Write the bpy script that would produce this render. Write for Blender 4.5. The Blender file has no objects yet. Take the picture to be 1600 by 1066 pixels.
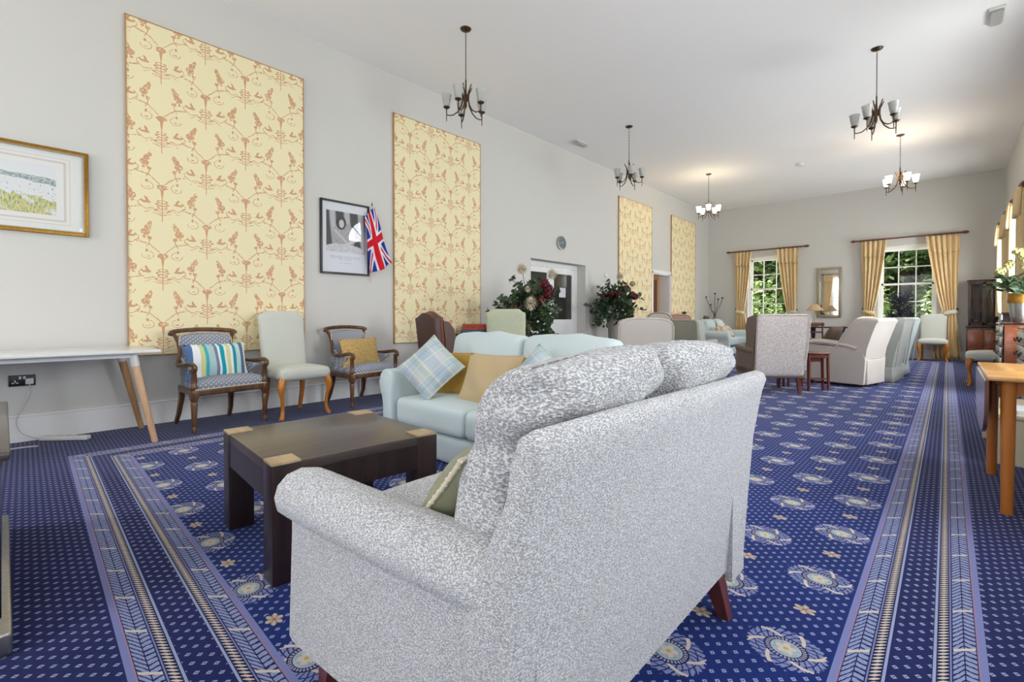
import bpy, bmesh, math, random
from mathutils import Vector, Matrix
C = bpy.context.scene.collection
PI = math.pi
R = math.radians
random.seed(7)

def lin(c):
    def f(v):
        v /= 255.0
        return v/12.92 if v <= .04045 else ((v+.055)/1.055)**2.4
    return (f(c[0]), f(c[1]), f(c[2]), 1.0)

# ------------------------------------------------------------------ camera
scn = bpy.context.scene
FPX = 735.0
PITCH = R(.7)
YAW = math.atan(680.0/FPX)
cam_d = bpy.data.cameras.new('camera')
cam = bpy.data.objects.new('camera', cam_d)
C.objects.link(cam)
scn.camera = cam
cam_d.sensor_width = 36.0
cam_d.sensor_fit = 'HORIZONTAL'
cam_d.lens = FPX/1600.0*36.0
cam_d.shift_y = ((495+FPX*math.tan(PITCH))-533.0)/1600.0
cam_d.clip_start = .02
cam.location = (0, 0, 1.0)
cam.rotation_euler = (PI/2-PITCH, 0, YAW)

# ------------------------------------------------------------------ view
scn.view_settings.view_transform = 'Standard'
scn.view_settings.look = 'None'
scn.view_settings.gamma = 1.0
scn.view_settings.use_curve_mapping = False
scn.view_settings.exposure = 0.10
try:
    scn.cycles.use_denoising = True
    scn.cycles.max_bounces = 10
    scn.cycles.diffuse_bounces = 6
    scn.cycles.transparent_max_bounces = 16
    scn.cycles.sample_clamp_indirect = 6.0
    scn.cycles.caustics_reflective = False
    scn.cycles.caustics_refractive = False
except Exception:
    pass

# ------------------------------------------------------------------ sky
w = bpy.data.worlds.new('sky')
scn.world = w
w.use_nodes = True
bg = w.node_tree.nodes['Background']
bg.inputs['Color'].default_value = (.86, .93, 1.0, 1)
bg.inputs['Strength'].default_value = 1.6

# room measurements (metres)
XL, XR, YN, YF, ZC = -5.43, .90, -2.7, 14.8, 4.22

sun_d = bpy.data.lights.new('sun', 'SUN')
sun_d.energy = 13.0
sun_d.angle = R(8)
sun = bpy.data.objects.new('sun', sun_d)
C.objects.link(sun)
sun.rotation_euler = (R(50), 0, R(-64))    # sun stands behind the camera's side, lights the trees beyond the far wall

def area(name, loc, rot, sx, sy, power, col=(1, .98, .95)):
    d = bpy.data.lights.new(name, 'AREA')
    d.shape = 'RECTANGLE'
    d.size, d.size_y = sx, sy
    d.energy = power
    d.color = col
    o = bpy.data.objects.new(name, d)
    C.objects.link(o)
    o.location = loc
    o.rotation_euler = rot
    return o

RIGHT_WINDOWS = [(13.35, 1.1, 1.05, 2.75), (10.8, 1.1, 1.05, 2.75), (6.85, 1.16, 3.03, 3.62), (8.35, 1.1, .75, 2.75), (3.95, 1.1, .75, 2.75), (1.44, 1.1, .75, 2.75), (-1.1, 1.1, .75, 2.75)]  # entry after the half-round one: unseen window, added to make up light
for (y, wd, z0, z1) in RIGHT_WINDOWS:  # unseen windows have sills lowered to bring more light low down
    k = wd*(z1-z0)*(45 if y > 9 else 50 if y > 5 else 54 if y > 3 else 19)
    area('window_daylight_fill', (XR+.27, y, (z0+z1)/2), (0, R(90), 0), z1-z0, wd, k*1.06, (.92, .96, 1.0))
NEAR_WINDOWS = [(-4.2, 1.3, .85, 3.3), (-1.3, 1.3, .85, 3.3)]  # first shows in the mirror; second is unseen, added to light camera-facing sides
for (x, wd, z0, z1) in NEAR_WINDOWS:
    area('window_daylight_fill', (x, YN-.22, (z0+z1)/2), (R(90), 0, 0), wd, z1-z0, 70, (.97, .98, 1.0))
FAR_WINDOWS = [(-3.75, 1.08, .88, 2.72), (-.725, 1.08, .88, 2.72)]
for (x, wd, z0, z1) in FAR_WINDOWS:
    area('window_daylight_fill', (x, YF+.40, (z0+z1)/2), (R(-90), 0, 0), wd, z1-z0, 22, (.95, 1.0, .95))

# ================================================================== node maths
NT = None
class V:
    def __init__(s, v): s.v = v
    def __add__(a, b): return op('ADD', a, b)
    def __radd__(a, b): return op('ADD', b, a)
    def __sub__(a, b): return op('SUBTRACT', a, b)
    def __rsub__(a, b): return op('SUBTRACT', b, a)
    def __mul__(a, b): return op('MULTIPLY', a, b)
    def __rmul__(a, b): return op('MULTIPLY', b, a)
    def __truediv__(a, b): return op('DIVIDE', a, b)
    def __rtruediv__(a, b): return op('DIVIDE', b, a)
    def __neg__(a): return op('MULTIPLY', a, -1.0)
def op(o, *a, clamp=False):
    n = NT.nodes.new('ShaderNodeMath')
    n.operation = o
    n.use_clamp = clamp
    for i, x in enumerate(a):
        if isinstance(x, V): x = x.v
        if isinstance(x, (int, float)): n.inputs[i].default_value = float(x)
        else: NT.links.new(x, n.inputs[i])
    return V(n.outputs[0])
def ab(a): return op('ABSOLUTE', a)
def fr(a): return op('FRACT', a)
def fl(a): return op('FLOOR', a)
def mn(a, b): return op('MINIMUM', a, b)
def mx(a, b): return op('MAXIMUM', a, b)
def lt(a, b): return op('LESS_THAN', a, b)
def gt(a, b): return op('GREATER_THAN', a, b)
def sq(a): return op('SQRT', a)
def sn(a): return op('SINE', a)
def both(*a):
    r = a[0]
    for x in a[1:]: r = r*x
    return r
def orr(*a):
    r = a[0]
    for x in a[1:]: r = mx(r, x)
    return r
def hyp(a, b): return sq(a*a+b*b)
def within(a, lo, hi): return gt(a, lo)*lt(a, hi)
def mixv(f, a, b): return a+(b-a)*f
def mixc(f, a, b):
    n = NT.nodes.new('ShaderNodeMix')
    n.data_type = 'RGBA'
    for k, x in ((0, f), (6, a), (7, b)):
        if isinstance(x, V): x = x.v
        if isinstance(x, (int, float)): n.inputs[k].default_value = float(x)
        elif isinstance(x, tuple): n.inputs[k].default_value = x
        else: NT.links.new(x, n.inputs[k])
    return n.outputs[2]
def coords(kind='Object'):
    n = NT.nodes.new('ShaderNodeTexCoord')
    s = NT.nodes.new('ShaderNodeSeparateXYZ')
    NT.links.new(n.outputs[kind], s.inputs[0])
    return n.outputs[kind], V(s.outputs[0]), V(s.outputs[1]), V(s.outputs[2])
def vec(x, y, z):
    n = NT.nodes.new('ShaderNodeCombineXYZ')
    for i, a in enumerate((x, y, z)):
        if isinstance(a, V): NT.links.new(a.v, n.inputs[i])
        else: n.inputs[i].default_value = a
    return n.outputs[0]
def noise(v, scale, detail=2.0, rough=.5):
    n = NT.nodes.new('ShaderNodeTexNoise')
    n.inputs['Scale'].default_value = scale
    n.inputs['Detail'].default_value = detail
    n.inputs['Roughness'].default_value = rough
    NT.links.new(v, n.inputs['Vector'])
    return V(n.outputs['Fac'])
def voro(v, scale, feature='F1', out='Distance'):
    n = NT.nodes.new('ShaderNodeTexVoronoi')
    n.feature = feature
    n.inputs['Scale'].default_value = scale
    NT.links.new(v, n.inputs['Vector'])
    return n.outputs[out]
def ss(a, lo, hi):
    n = NT.nodes.new('ShaderNodeMapRange')
    n.interpolation_type = 'SMOOTHSTEP'
    NT.links.new(a.v, n.inputs[0])
    n.inputs[1].default_value = lo
    n.inputs[2].default_value = hi
    return V(n.outputs[0])
def stretch(v, sx, sy, sz, rot=(0, 0, 0)):
    n = NT.nodes.new('ShaderNodeMapping')
    n.inputs['Scale'].default_value = (sx, sy, sz)
    n.inputs['Rotation'].default_value = rot
    NT.links.new(v, n.inputs['Vector'])
    return n.outputs[0]
def new_mat(name, rough=.7, metal=0, spec=.5, sheen=0):
    global NT
    m = bpy.data.materials.new(name)
    m.use_nodes = True
    NT = m.node_tree
    b = NT.nodes['Principled BSDF']
    b.inputs['Roughness'].default_value = rough
    b.inputs['Metallic'].default_value = metal
    b.inputs['Specular IOR Level'].default_value = spec
    b.inputs['Sheen Weight'].default_value = sheen
    return m, b
def setc(b, c):
    if isinstance(c, tuple): b.inputs['Base Color'].default_value = c
    else: NT.links.new(c, b.inputs['Base Color'])
def bump(b, h, strength=.3, dist=.002):
    n = NT.nodes.new('ShaderNodeBump')
    n.inputs['Strength'].default_value = strength
    n.inputs['Distance'].default_value = dist
    NT.links.new(h.v if isinstance(h, V) else h, n.inputs['Height'])
    NT.links.new(n.outputs[0], b.inputs['Normal'])

def plain(name, c, rough=.6, metal=0, spec=.5, var=.06, scale=8.0, coat=0):
    m, b = new_mat(name, rough, metal, spec)
    v, x, y, z = coords()
    n = noise(v, scale, 3)
    c1 = lin(c)
    c2 = tuple(min(1, k*(1-var*2)) for k in c1[:3])+(1,)
    setc(b, mixc(n, c2, c1))
    b.inputs['Coat Weight'].default_value = coat
    return m
def fabric(name, c, c2=None, scale=350.0, rough=.9, amount=.5, bumpd=.001):
    m, b = new_mat(name, rough, 0, .2, .15)
    v, x, y, z = coords()
    n = noise(v, scale, 2)
    n2 = noise(v, 5.0, 2)
    k = ss(n, .38, .62)
    c2 = c2 or tuple(max(0, int(q*.9)) for q in c)
    col = mixc(k*amount+(1-amount)*.5*n2, lin(c), lin(c2))
    setc(b, col)
    bump(b, n, .5, bumpd)
    return m
def wood(name, c, c2, rough=.35, scale=1.0, coat=.3, along='Z'):
    m, b = new_mat(name, rough)
    v, x, y, z = coords()
    s = {'X': (1.5, 22, 22), 'Y': (22, 1.5, 22), 'Z': (22, 22, 1.5)}[along]
    n = noise(stretch(v, s[0]*scale, s[1]*scale, s[2]*scale), 1.0, 4, .6)
    setc(b, mixc(ss(n, .3, .7), lin(c), lin(c2)))
    b.inputs['Coat Weight'].default_value = coat
    b.inputs['Coat Roughness'].default_value = .15
    bump(b, n, .15, .001)
    return m

# ---------------------------------------------------------------- carpet
def carpet_material():
    m, b = new_mat('patterned_carpet', .95, 0, .1, .1)
    v, X, Y, Z = coords()
    Y2 = Y+X*.02
    navy, navy2 = lin((28, 36, 100)), lin((17, 24, 74))
    peri, lav, cream = lin((130, 140, 186)), lin((126, 132, 186)), lin((214, 200, 186))
    pale, aqua, pink = lin((156, 166, 204)), lin((150, 174, 184)), lin((156, 130, 160))
    P = .5100
    def cell(x, y, px, py):
        return (fr(x/px+.5)-.5)*px, (fr(y/py+.5)-.5)*py
    # ring border
    x0, x1, y0, y1 = -4.61, .095, .225, 14.12
    Yb = Y+(X+1.75)*.0275
    dx = mn(X-x0, x1-X)
    dy = mn(Yb-y0, y1-Y)
    d = mn(dx, dy)
    side = lt(dx, dy)
    along = mixv(side, X, Y)
    skew = mixv(side, X-Yb*1.0, Y-X*.95)
    inside_field = gt(d, .33)
    # dots
    q = .0505
    ax, ay = cell(X, Y2, q, q)
    bx, by = cell(X+q/2, Y2+q/2, q, q)
    da, db = ab(ax)*1.0+ab(ay)*.9, ab(bx)*1.0+ab(by)*.9
    dd = mn(da, db)
    dots = both(lt(dd, .0082), gt(dd, .0030))
    bigf = noise(v, 1.6, 2)
    fine = noise(v, 420.0, 1)
    base = mixc(bigf, mixc(inside_field, navy, lin((19, 46, 122))), mixc(inside_field, navy2, lin((12, 32, 92))))
    col = mixc(dots, base, pale)
    # medallions in half-drop
    mx0, my0 = X+.349, Y2-2.103+.007
    ax, ay = cell(mx0, my0, P, P)
    bx, by = cell(mx0+P/2, my0+P/2, P, P)
    ra, rb = hyp(ax, ay*1.12), hyp(bx, by*1.12)
    pick = lt(rb, ra)
    cx, cy = mixv(pick, ax, bx), mixv(pick, ay, by)*1.12
    r = mn(ra, rb)/.108
    th = op('ARCTAN2', cy, cx)
    wr = both(lt(r, 1.0), inside_field)
    nb0 = noise(v, 70.0, 2)
    leaf = gt(sn(th*24.0+r*20.0+(nb0-.5)*3.0), -.66)
    leaf2 = gt(ab(r-.77+(nb0-.5)*.05), .018)
    edge = lt(r, .97+sn(th*34.0)*.03)
    c_wr = mixc(leaf*leaf2, navy, peri)
    rib = gt(sn(th*6.0-r*7.0), .84)
    c_wr = mixc(rib, c_wr, cream)
    gap = both(lt(r, .555), gt(r, .50))
    c_wr = mixc(gap, c_wr, navy2)
    c_wr = mixc(lt(r, .51), c_wr, mixc(gt(sn(th*30.0), -.2), navy, lin((168, 162, 176))))
    c_wr = mixc(lt(r, .40), c_wr, lin((176, 188, 192)))
    c_wr = mixc(lt(ab(r-.395), .014), c_wr, navy)
    c_wr = mixc(both(lt(r, .34), gt(nb0, .5)), c_wr, aqua)
    pet = lt(r, .15+.12*ab(sn(th*2.5+.6)))
    c_wr = mixc(pet, c_wr, cream)
    c_wr = mixc(lt(r, .07), c_wr, lin((190, 170, 90)))
    clear = both(lt(r, 1.06), inside_field)
    col = mixc(clear, col, base)
    col = mixc(both(wr, edge), col, c_wr)
    # small flowers
    ax, ay = cell(mx0, my0+P/2, P, P)
    bx, by = cell(mx0+P/2, my0, P, P)
    ra, rb = hyp(ax, ay*1.3), hyp(bx, by*1.3)
    pick = lt(rb, ra)
    fx, fy = mixv(pick, ax, bx), mixv(pick, ay, by)*1.3
    rf = mn(ra, rb)
    tf = op('ARCTAN2', fy, fx)
    col = mixc(both(lt(rf, .042), inside_field), col, base)
    col = mixc(both(lt(rf, .022+.014*ab(sn(tf*3.0))), inside_field), col, mixc(ab(sn(tf*3.0+1.5)), cream, lin((160, 140, 120))))
    col = mixc(both(lt(rf, .008), inside_field), col, lin((170, 110, 90)))
    # border band, mirrored about its centre line
    t = ab(d-.165)
    band = both(gt(d, 0), lt(d, .33))
    def line(lo, hi, c, col):
        return mixc(both(band, gt(t, lo), lt(t, hi)), col, c)
    col = line(.046, .166, navy2, col)
    col = line(.048, .055, pale, col)
    bead = both(lt(ab(fr(skew/.0182)-.5)+ab(t-.070)*24.0, .37), within(t, .058, .082))
    col = mixc(both(band, bead), col, cream)
    col = line(.084, .088, lav, col)
    # braid of leaves
    tc = .116
    u = t-tc
    ss_ = fr(skew/.254)
    nb = noise(v, 60.0, 2)
    q_ = fr((skew+ab(u)*1.15+(nb-.5)*.012)/.026)
    chev = gt(q_, .26+ab(ab(u)-.012)*7.0)
    mid = gt(ab(u), .0014)
    br = both(within(t, .091, .142), chev, mid)
    col = mixc(both(band, br), col, mixc(nb, peri, lin((156, 166, 206))))
    bar = both(lt(ab(ss_-.5), .028), within(t, .092, .141))
    col = mixc(both(band, bar), col, cream)
    col = line(.144, .149, pink, col)
    col = line(.149, .166, lav, col)
    col = mixc(ss(fine, .35, .8)*.16, col, navy2)
    setc(b, col)
    bump(b, fine, .35, .002)
    return m

def wallpaper_material():
    m, b = new_mat('toile_wallpaper', .75, 0, .2)
    v, X, Y, Z = coords()
    px, pz = .716, .640
    def cell(a, p): return (fr(a/p+.5)-.5)*p
    nz = noise(v, 22.0, 2)
    nf = noise(v, 80.0, 2)
    def motif(x, z):
        xm = ab(x)
        wx = xm+(nz-.5)*.022
        wz = z+(nf-.5)*.016
        def el(cx, cz, rx, rz): return hyp((wx-cx)/rx, (wz-cz)/rz)
        broken = gt(nf, .45)
        P = []
        P.append(both(lt(xm, mx(.0035, (z+.13)*.13)), within(z, -.33, -.02)))
        for cz, rx in ((-.135, .036), (-.160, .046), (-.185, .036), (-.215, .052)):
            P.append(lt(ab(el(0, cz, rx, .011)-1.0), .22))
        P.append(both(lt(el(0, .0, .042, .026), 1.0), gt(nf, .40)))
        P.append(both(lt(ab(wz-.01-wx*.95), .005), within(xm, .02, .10)))
        P.append(both(lt(ab(wx-.115-.016*sn(wz*34.0)), .004), within(z, .08, .30)))
        for cx, cz, rx, rz in ((.132, .215, .034, .030), (.112, .258, .024, .024), (.092, .292, .014, .026), (.098, .162, .018, .016), (.138, .172, .014, .012)):
            P.append(both(lt(el(cx, cz, rx, rz), 1.0), gt(nf, .42)))
        P.append(both(lt(ab(wz-.105-(wx-.1)*.25), .006), within(xm, .10, .20), broken))
        P.append(lt(el(.122, -.148, .036, .011), 1.0))
        P.append(both(lt(hyp((wx-.112-(wz+.13)*.5)/.011, (wz+.125)/.028), 1.0)))
        P.append(lt(el(.160, -.139, .010, .008), 1.0))
        P.append(both(lt(ab(hyp((wx-.112), (wz-.005)*1.15)-.042), .0028), lt(wz+wx*.6, .10)))
        P.append(both(lt(el(.112, -.008, .016, .006), 1.0), broken))
        P.append(lt(el(.118, .045, .010, .014), 1.0))
        P.append(both(lt(ab(wz+.205+.012*sn(xm*62.0)-.2*(xm-.1)), .0034), within(xm, .045, .185)))
        P.append(both(lt(ab(wz+.228+.014*sn(xm*50.0+1.0)), .0034), lt(xm, .135), broken))
        P.append(both(lt(ab(wx-.165-.018*sn(wz*70.0)), .003), within(z, -.20, -.12)))
        P.append(both(lt(ab(wz+.262-.3*xm), .003), lt(xm, .07)))
        return orr(*P)
    yy, zz = Y+.174, Z-1.877
    ax, az = cell(yy, px), cell(zz, pz)
    bx, bz = cell(yy+px/2, px), cell(zz+pz/2, pz)
    # the motif is a little taller than half a drop either way: evaluate both half-drop lattices
    parts = [motif(ax, az), motif(bx, bz)]
    mask = orr(*parts)
    col = mixc(mask*.80, lin((242, 230, 188)), lin((204, 140, 98)))
    lines = lt(fr(Z*160.0), .3)*.06
    col = mixc(lines, col, lin((214, 190, 130)))
    setc(b, col)
    return m

def tweed_material(name='cream_tweed', s=1.7, loop=.8):
    m, b = new_mat(name, .95, 0, .1, .2)
    v, X, Y, Z = coords()
    vv = stretch(v, 150*s, 110*s, 260*s, (R(25), R(10), 0))
    n = noise(vv, 1.0, 2, .6)
    d = voro(stretch(v, 190*s, 150*s, 240*s), 1.0)
    n2 = noise(v, 6.0, 2)
    k = ss(n, .40, .62)
    c = mixc(k, lin((150, 151, 155)), lin((228, 229, 232)))
    c = mixc(ss(noise(stretch(v, 150*s, 200*s, 190*s), 1.0, 2), .53, .66)*.70, c, lin((168, 152, 130)))
    c = mixc(n2*.12, c, lin((190, 196, 206)))
    setc(b, c)
    bump(b, V(d)*.6+n*.8, .6*loop, .003*loop)
    return m

def dotted_fabric():
    m, b = new_mat('blue_grey_spotted_fabric', .9, 0, .2)
    v, X, Y, Z = coords()
    p = .042
    U, W = X, Z+Y*1.0
    ax, ay = (fr(U/p)-.5)*p, (fr(W/p)-.5)*p
    bx, by = (fr(U/p+.5)-.5)*p, (fr(W/p+.5)-.5)*p
    r = mn(hyp(ax, ay), hyp(bx, by))
    n = noise(v, 300, 2)
    base = mixc(n, lin((132, 137, 150)), lin((156, 161, 173)))
    setc(b, mixc(lt(r, .0062), base, lin((222, 223, 222))))
    bump(b, n, .3, .001)
    return m

def striped_cushion():
    m, b = new_mat('striped_cushion_fabric', .8, 0, .3)
    v, X, Y, Z = coords('Object')
    cs = [(0, (86, 116, 160)), (.09, (236, 238, 238)), (.20, (210, 214, 150)), (.27, (70, 176, 184)), (.325, (176, 206, 208)), (.44, (120, 132, 156)), (.49, (238, 240, 240)), (.53, (20, 160, 180)), (.60, (232, 236, 230)), (.64, (214, 214, 150)), (.70, (240, 240, 236)), (.745, (28, 150, 172)), (.80, (196, 222, 214)), (.88, (92, 116, 156)), (.95, (220, 222, 206))]
    r = NT.nodes.new('ShaderNodeValToRGB')
    r.color_ramp.interpolation = 'CONSTANT'
    e = r.color_ramp.elements
    e[0].position, e[0].color = 0, lin(cs[0][1])
    e[1].position, e[1].color = cs[1][0], lin(cs[1][1])
    for p, c in cs[2:]:
        k = e.new(p)
        k.color = lin(c)
    NT.links.new((X/.50+.5+(noise(v, 3.0)-.5)*.02).v, r.inputs[0])
    setc(b, r.outputs[0])
    return m

def tartan():
    m, b = new_mat('blue_tartan_wool', .9, 0, .2)
    v, X, Y, Z = coords('Object')
    p = .21
    sx, sz = fr(X/p+.2), fr(Z/p+.35)
    base = lin((176, 190, 198))
    c = mixc(within(sx, .1, .45)*.55, base, lin((204, 200, 196)))
    c = mixc(within(sz, .3, .7)*.5, c, lin((152, 172, 190)))
    c = mixc(within(sz, .0, .18)*.5, c, lin((150, 176, 160)))
    for s_, a in ((sx, .5), (sx, .02), (sz, .22), (sz, .78)):
        c = mixc(lt(ab(s_-a), .018)*.8, c, lin((216, 212, 184)))
    c = mixc(lt(ab(sx-.72), .012)*.7, c, lin((112, 138, 170)))
    n = noise(v, 300, 2)
    c = mixc(n*.25, c, lin((216, 222, 224)))
    setc(b, c)
    bump(b, n, .3, .001)
    return m

def floral():
    m, b = new_mat('floral_cushion_fabric', .9)
    v, X, Y, Z = coords()
    n = noise(v, 22, 2)
    n2 = noise(stretch(v, 1, 1.3, 1), 34, 2)
    c = mixc(gt(n, .56), lin((226, 216, 200)), lin((192, 104, 84)))
    c = mixc(gt(n2, .60), c, lin((112, 130, 112)))
    setc(b, c)
    return m

def union_flag():
    m, b = new_mat('union_flag_cloth', .7, 0, .2)
    tc = NT.nodes.new('ShaderNodeTexCoord')
    sp = NT.nodes.new('ShaderNodeSeparateXYZ')
    NT.links.new(tc.outputs['UV'], sp.inputs[0])
    px, py = (V(sp.outputs[0])-.5)*60.0, (V(sp.outputs[1])-.5)*30.0
    d = mn(ab(py-px*.5), ab(py+px*.5))/1.118
    red, white, blue = lin((206, 22, 38)), lin((226, 226, 236)), lin((28, 56, 150))
    c = mixc(lt(d, 3.2), blue, white)
    c = mixc(lt(d, 1.1), c, red)
    c = mixc(lt(mn(ab(px)*.8, ab(py)), 5.0), c, white)
    c = mixc(lt(mn(ab(px)*.8, ab(py)), 3.0), c, red)
    setc(b, c)
    return m

def watercolour():
    m, b = new_mat('watercolour_of_meadow', .55, 0, .5)
    v, X, Y, Z = coords()      # Y runs along the wall, Z up, origin at the picture's centre
    c = lin((222, 222, 218))
    n = noise(v, 14, 4)
    n2 = noise(v, 60, 3)
    n3 = noise(stretch(v, 1, 120, 30, (.5, 0, 0)), 1, 3)
    for (a, bb, cc, dd_) in ((.36, .25, .345, .235), (.385, .275, .38, .27)):
        r1 = both(lt(ab(Y), a), lt(ab(Z), bb))
        r2 = both(lt(ab(Y), cc), lt(ab(Z), dd_))
        c = mixc((r1-r2)*.6, c, lin((196, 176, 158)))
    art = both(lt(ab(Y), .30), lt(ab(Z), .20))
    fieldm = both(art, lt(Z+(n-.5)*.14+Y*.12, -.045))
    c = mixc(art*.35, c, lin((206, 214, 224)))
    grass = mixc(ss(n3, .35, .6), lin((110, 140, 120)), lin((214, 202, 110)))
    c = mixc(fieldm*ss(n, .30, .45)*.9, c, grass)
    hills = both(art, lt(ab(Z-.095-(n-.5)*.05+Y*.10), .022+(n2-.5)*.02))
    c = mixc(hills*.8, c, mixc(ss(n2, .4, .6), lin((92, 120, 138)), lin((176, 190, 170))))
    fl_ = both(art, within(Z+Y*.12, -.09, .06), gt(n2, .64))
    c = mixc(fl_, c, mixc(gt(noise(v, 40), .5), lin((212, 188, 60)), lin((120, 70, 90))))
    setc(b, c)
    b.inputs['Coat Weight'].default_value = 1.0
    b.inputs['Coat Roughness'].default_value = .01
    return m

def portrait():
    m, b = new_mat('monochrome_photograph', .5, 0, .5)
    v, X, Y, Z = coords()
    c = lin((214, 216, 222))
    photo = both(lt(ab(Y-.012), .255), within(Z, -.175, .318))
    drape = ss(sn(Y*34.0+sn(Z*4.0)), -.2, .8)
    c = mixc(photo, c, mixc(drape, lin((58, 58, 58)), lin((176, 176, 178))))
    n = noise(v, 40, 3)
    def e(cy, cz, ry, rz): return lt(hyp((Y-cy)/ry, (Z-cz)/rz), 1.0)
    c = mixc(both(photo, e(-.02, .02, .15, .17)), c, mixc(n, lin((120, 118, 120)), lin((190, 190, 194))))
    c = mixc(both(photo, e(-.02, -.14, .26, .07)), c, mixc(n, lin((150, 150, 152)), lin((230, 230, 232))))
    c = mixc(both(photo, lt(ab(Z+.02+(Y+.02)*.9), .018), within(Y, -.14, .02)), c, lin((190, 186, 182)))
    c = mixc(both(photo, lt(ab(Z+.07-(Y-.02)*.5), .018), within(Y, -.05, .16)), c, lin((200, 196, 192)))
    c = mixc(both(photo, e(-.058, .185, .066, .085)), c, lin((52, 50, 50)))
    c = mixc(both(photo, e(-.050, .172, .032, .050)), c, lin((196, 190, 186)))
    for k, wd in ((-.225, .20), (-.243, .20), (-.262, .09), (-.305, .07)):
        c = mixc(both(lt(ab(Z-k), .0032), lt(ab(Y), wd), gt(noise(stretch(v, 1, 60, 1), 1.0), .42))*.6, c, lin((120, 120, 126)))
    setc(b, c)
    b.inputs['Coat Weight'].default_value = 1.0
    b.inputs['Coat Roughness'].default_value = .01
    return m

def wall_paint(name, c):
    m, b = new_mat(name, .85, 0, .25)
    v, X, Y, Z = coords()
    n = noise(v, 120, 2)
    setc(b, mixc(noise(v, .7, 2)*.5, lin(c), tuple(k*.97 for k in lin(c)[:3])+(1,)))
    bump(b, n, .05, .001)
    return m

M = {}
M['carpet'] = carpet_material()
M['wallpaper'] = wallpaper_material()
M['wall'] = wall_paint('white_wall_paint', (211, 209, 203))
M['ceiling'] = wall_paint('ceiling_paint', (246, 244, 242))
M['skirting'] = plain('white_gloss_paint', (240, 239, 237), .35, var=.02)
M['tweed'] = tweed_material()
M['tweed2'] = tweed_material('cream_boucle', .95, 1.6)
M['tweed_small'] = tweed_material('oatmeal_weave', 1.2, .6)
M['dots'] = dotted_fabric()
M['stripes'] = striped_cushion()
M['tartan'] = tartan()
M['floral'] = floral()
M['flag'] = union_flag()
M['watercolour'] = watercolour()
M['portrait'] = portrait()
M['pale'] = fabric('pale_sage_chair_fabric', (212, 213, 202), (196, 198, 187))
M['blue'] = fabric('duck_egg_cotton', (206, 219, 220), (194, 208, 210))
M['mustard'] = fabric('mustard_velvet', (190, 150, 70), (166, 126, 48))
M['sand'] = fabric('sand_cotton', (200, 178, 140), (184, 160, 122))
M['gold_damask'] = fabric('gold_damask_fabric', (206, 174, 114), (176, 140, 80), scale=70, amount=.8)
M['green'] = fabric('olive_green_weave', (150, 150, 122), (124, 126, 98))
M['greygreen'] = fabric('grey_green_upholstery', (164, 162, 144), (138, 137, 121))
M['greypiping'] = fabric('pale_grey_weave', (182, 184, 176), (160, 164, 158))
M['cream_cord'] = plain('cream_cord', (222, 212, 188), .8)
M['lightgreen'] = fabric('pale_green_check_fabric', (196, 200, 172), (170, 174, 146), scale=120)
M['beige'] = fabric('beige_upholstery', (206, 197, 187), (188, 178, 168))
M['oat'] = fabric('oatmeal_upholstery', (218, 209, 198), (198, 189, 178))
M['taupe'] = fabric('taupe_upholstery', (134, 116, 98), (112, 96, 80))
M['damask_back'] = fabric('ivory_damask_upholstery', (228, 219, 214), (200, 190, 184), scale=60, amount=.9)
M['browncush'] = fabric('brown_cushion_fabric', (112, 92, 78), (90, 74, 62))
M['aquaskirt'] = fabric('aqua_loose_cover', (184, 194, 190), (164, 176, 174))
M['white_cush'] = fabric('white_cushion_fabric', (226, 226, 222), (204, 206, 202))
M['leather'] = plain('dark_brown_leather', (84, 56, 46), .38, var=.12)
M['leather_red'] = plain('studded_red_leather', (134, 76, 58), .35, var=.2, scale=60)
M['piping'] = plain('cream_braid', (208, 194, 170), .8)
M['walnut'] = wood('carved_walnut', (112, 74, 42), (66, 40, 22), .35)
M['honey'] = wood('honey_beech', (206, 130, 40), (180, 104, 26), .28)
M['orange_top'] = wood('orange_wood_table_top', (216, 160, 88), (198, 138, 66), .22, along='X')
M['leaf_gloss'] = wood('glossy_drop_leaf', (128, 92, 78), (108, 76, 66), .12, coat=1.0)
M['orange_leg'] = wood('orange_wood_leg', (190, 116, 44), (172, 98, 34), .3)
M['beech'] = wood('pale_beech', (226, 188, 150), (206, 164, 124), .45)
M['beech2'] = wood('oak_and_shaded_beech', (190, 148, 100), (166, 124, 80), .45)  # darker wood; on the white table's wall-side legs it carries their shade
M['white_lam'] = plain('white_laminate', (228, 228, 226), .22, var=.01)
M['espresso'] = wood('dark_espresso_wood', (52, 36, 34), (34, 24, 24), .32)
M['espresso_top'] = wood('grey_brown_table_top', (78, 66, 62), (60, 50, 47), .35, along='Y')
M['endgrain'] = wood('pale_end_grain', (186, 160, 124), (160, 132, 98), .5, along='X')
M['mahogany'] = wood('red_mahogany', (120, 62, 48), (88, 42, 32), .28)
M['chest'] = wood('orange_mahogany_panel', (150, 80, 40), (116, 56, 26), .3, along='Y')
M['dark_mahog'] = wood('dark_mahogany', (66, 32, 26), (40, 18, 16), .25)
M['silver'] = plain('antique_silver', (190, 186, 178), .3, .9, var=.2, scale=60)
M['champagne'] = plain('champagne_metal_leaf', (176, 164, 136), .35, .6, var=.15, scale=30)
M['bronze'] = plain('antique_bronze', (92, 72, 52), .42, .7, var=.15, scale=40)
M['goldframe'] = plain('gilt_frame', (176, 128, 48), .35, .7, var=.3, scale=60)
M['black'] = plain('black_lacquer', (24, 24, 26), .35)
M['chrome'] = plain('brushed_chrome', (170, 172, 172), .3, .9)
M['clockface'] = plain('grey_clock_face', (104, 116, 120), .4)
M['white_pl'] = plain('white_plastic', (220, 220, 216), .4, var=.02)
M['paper'] = plain('printed_paper', (226, 226, 232), .8)
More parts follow.
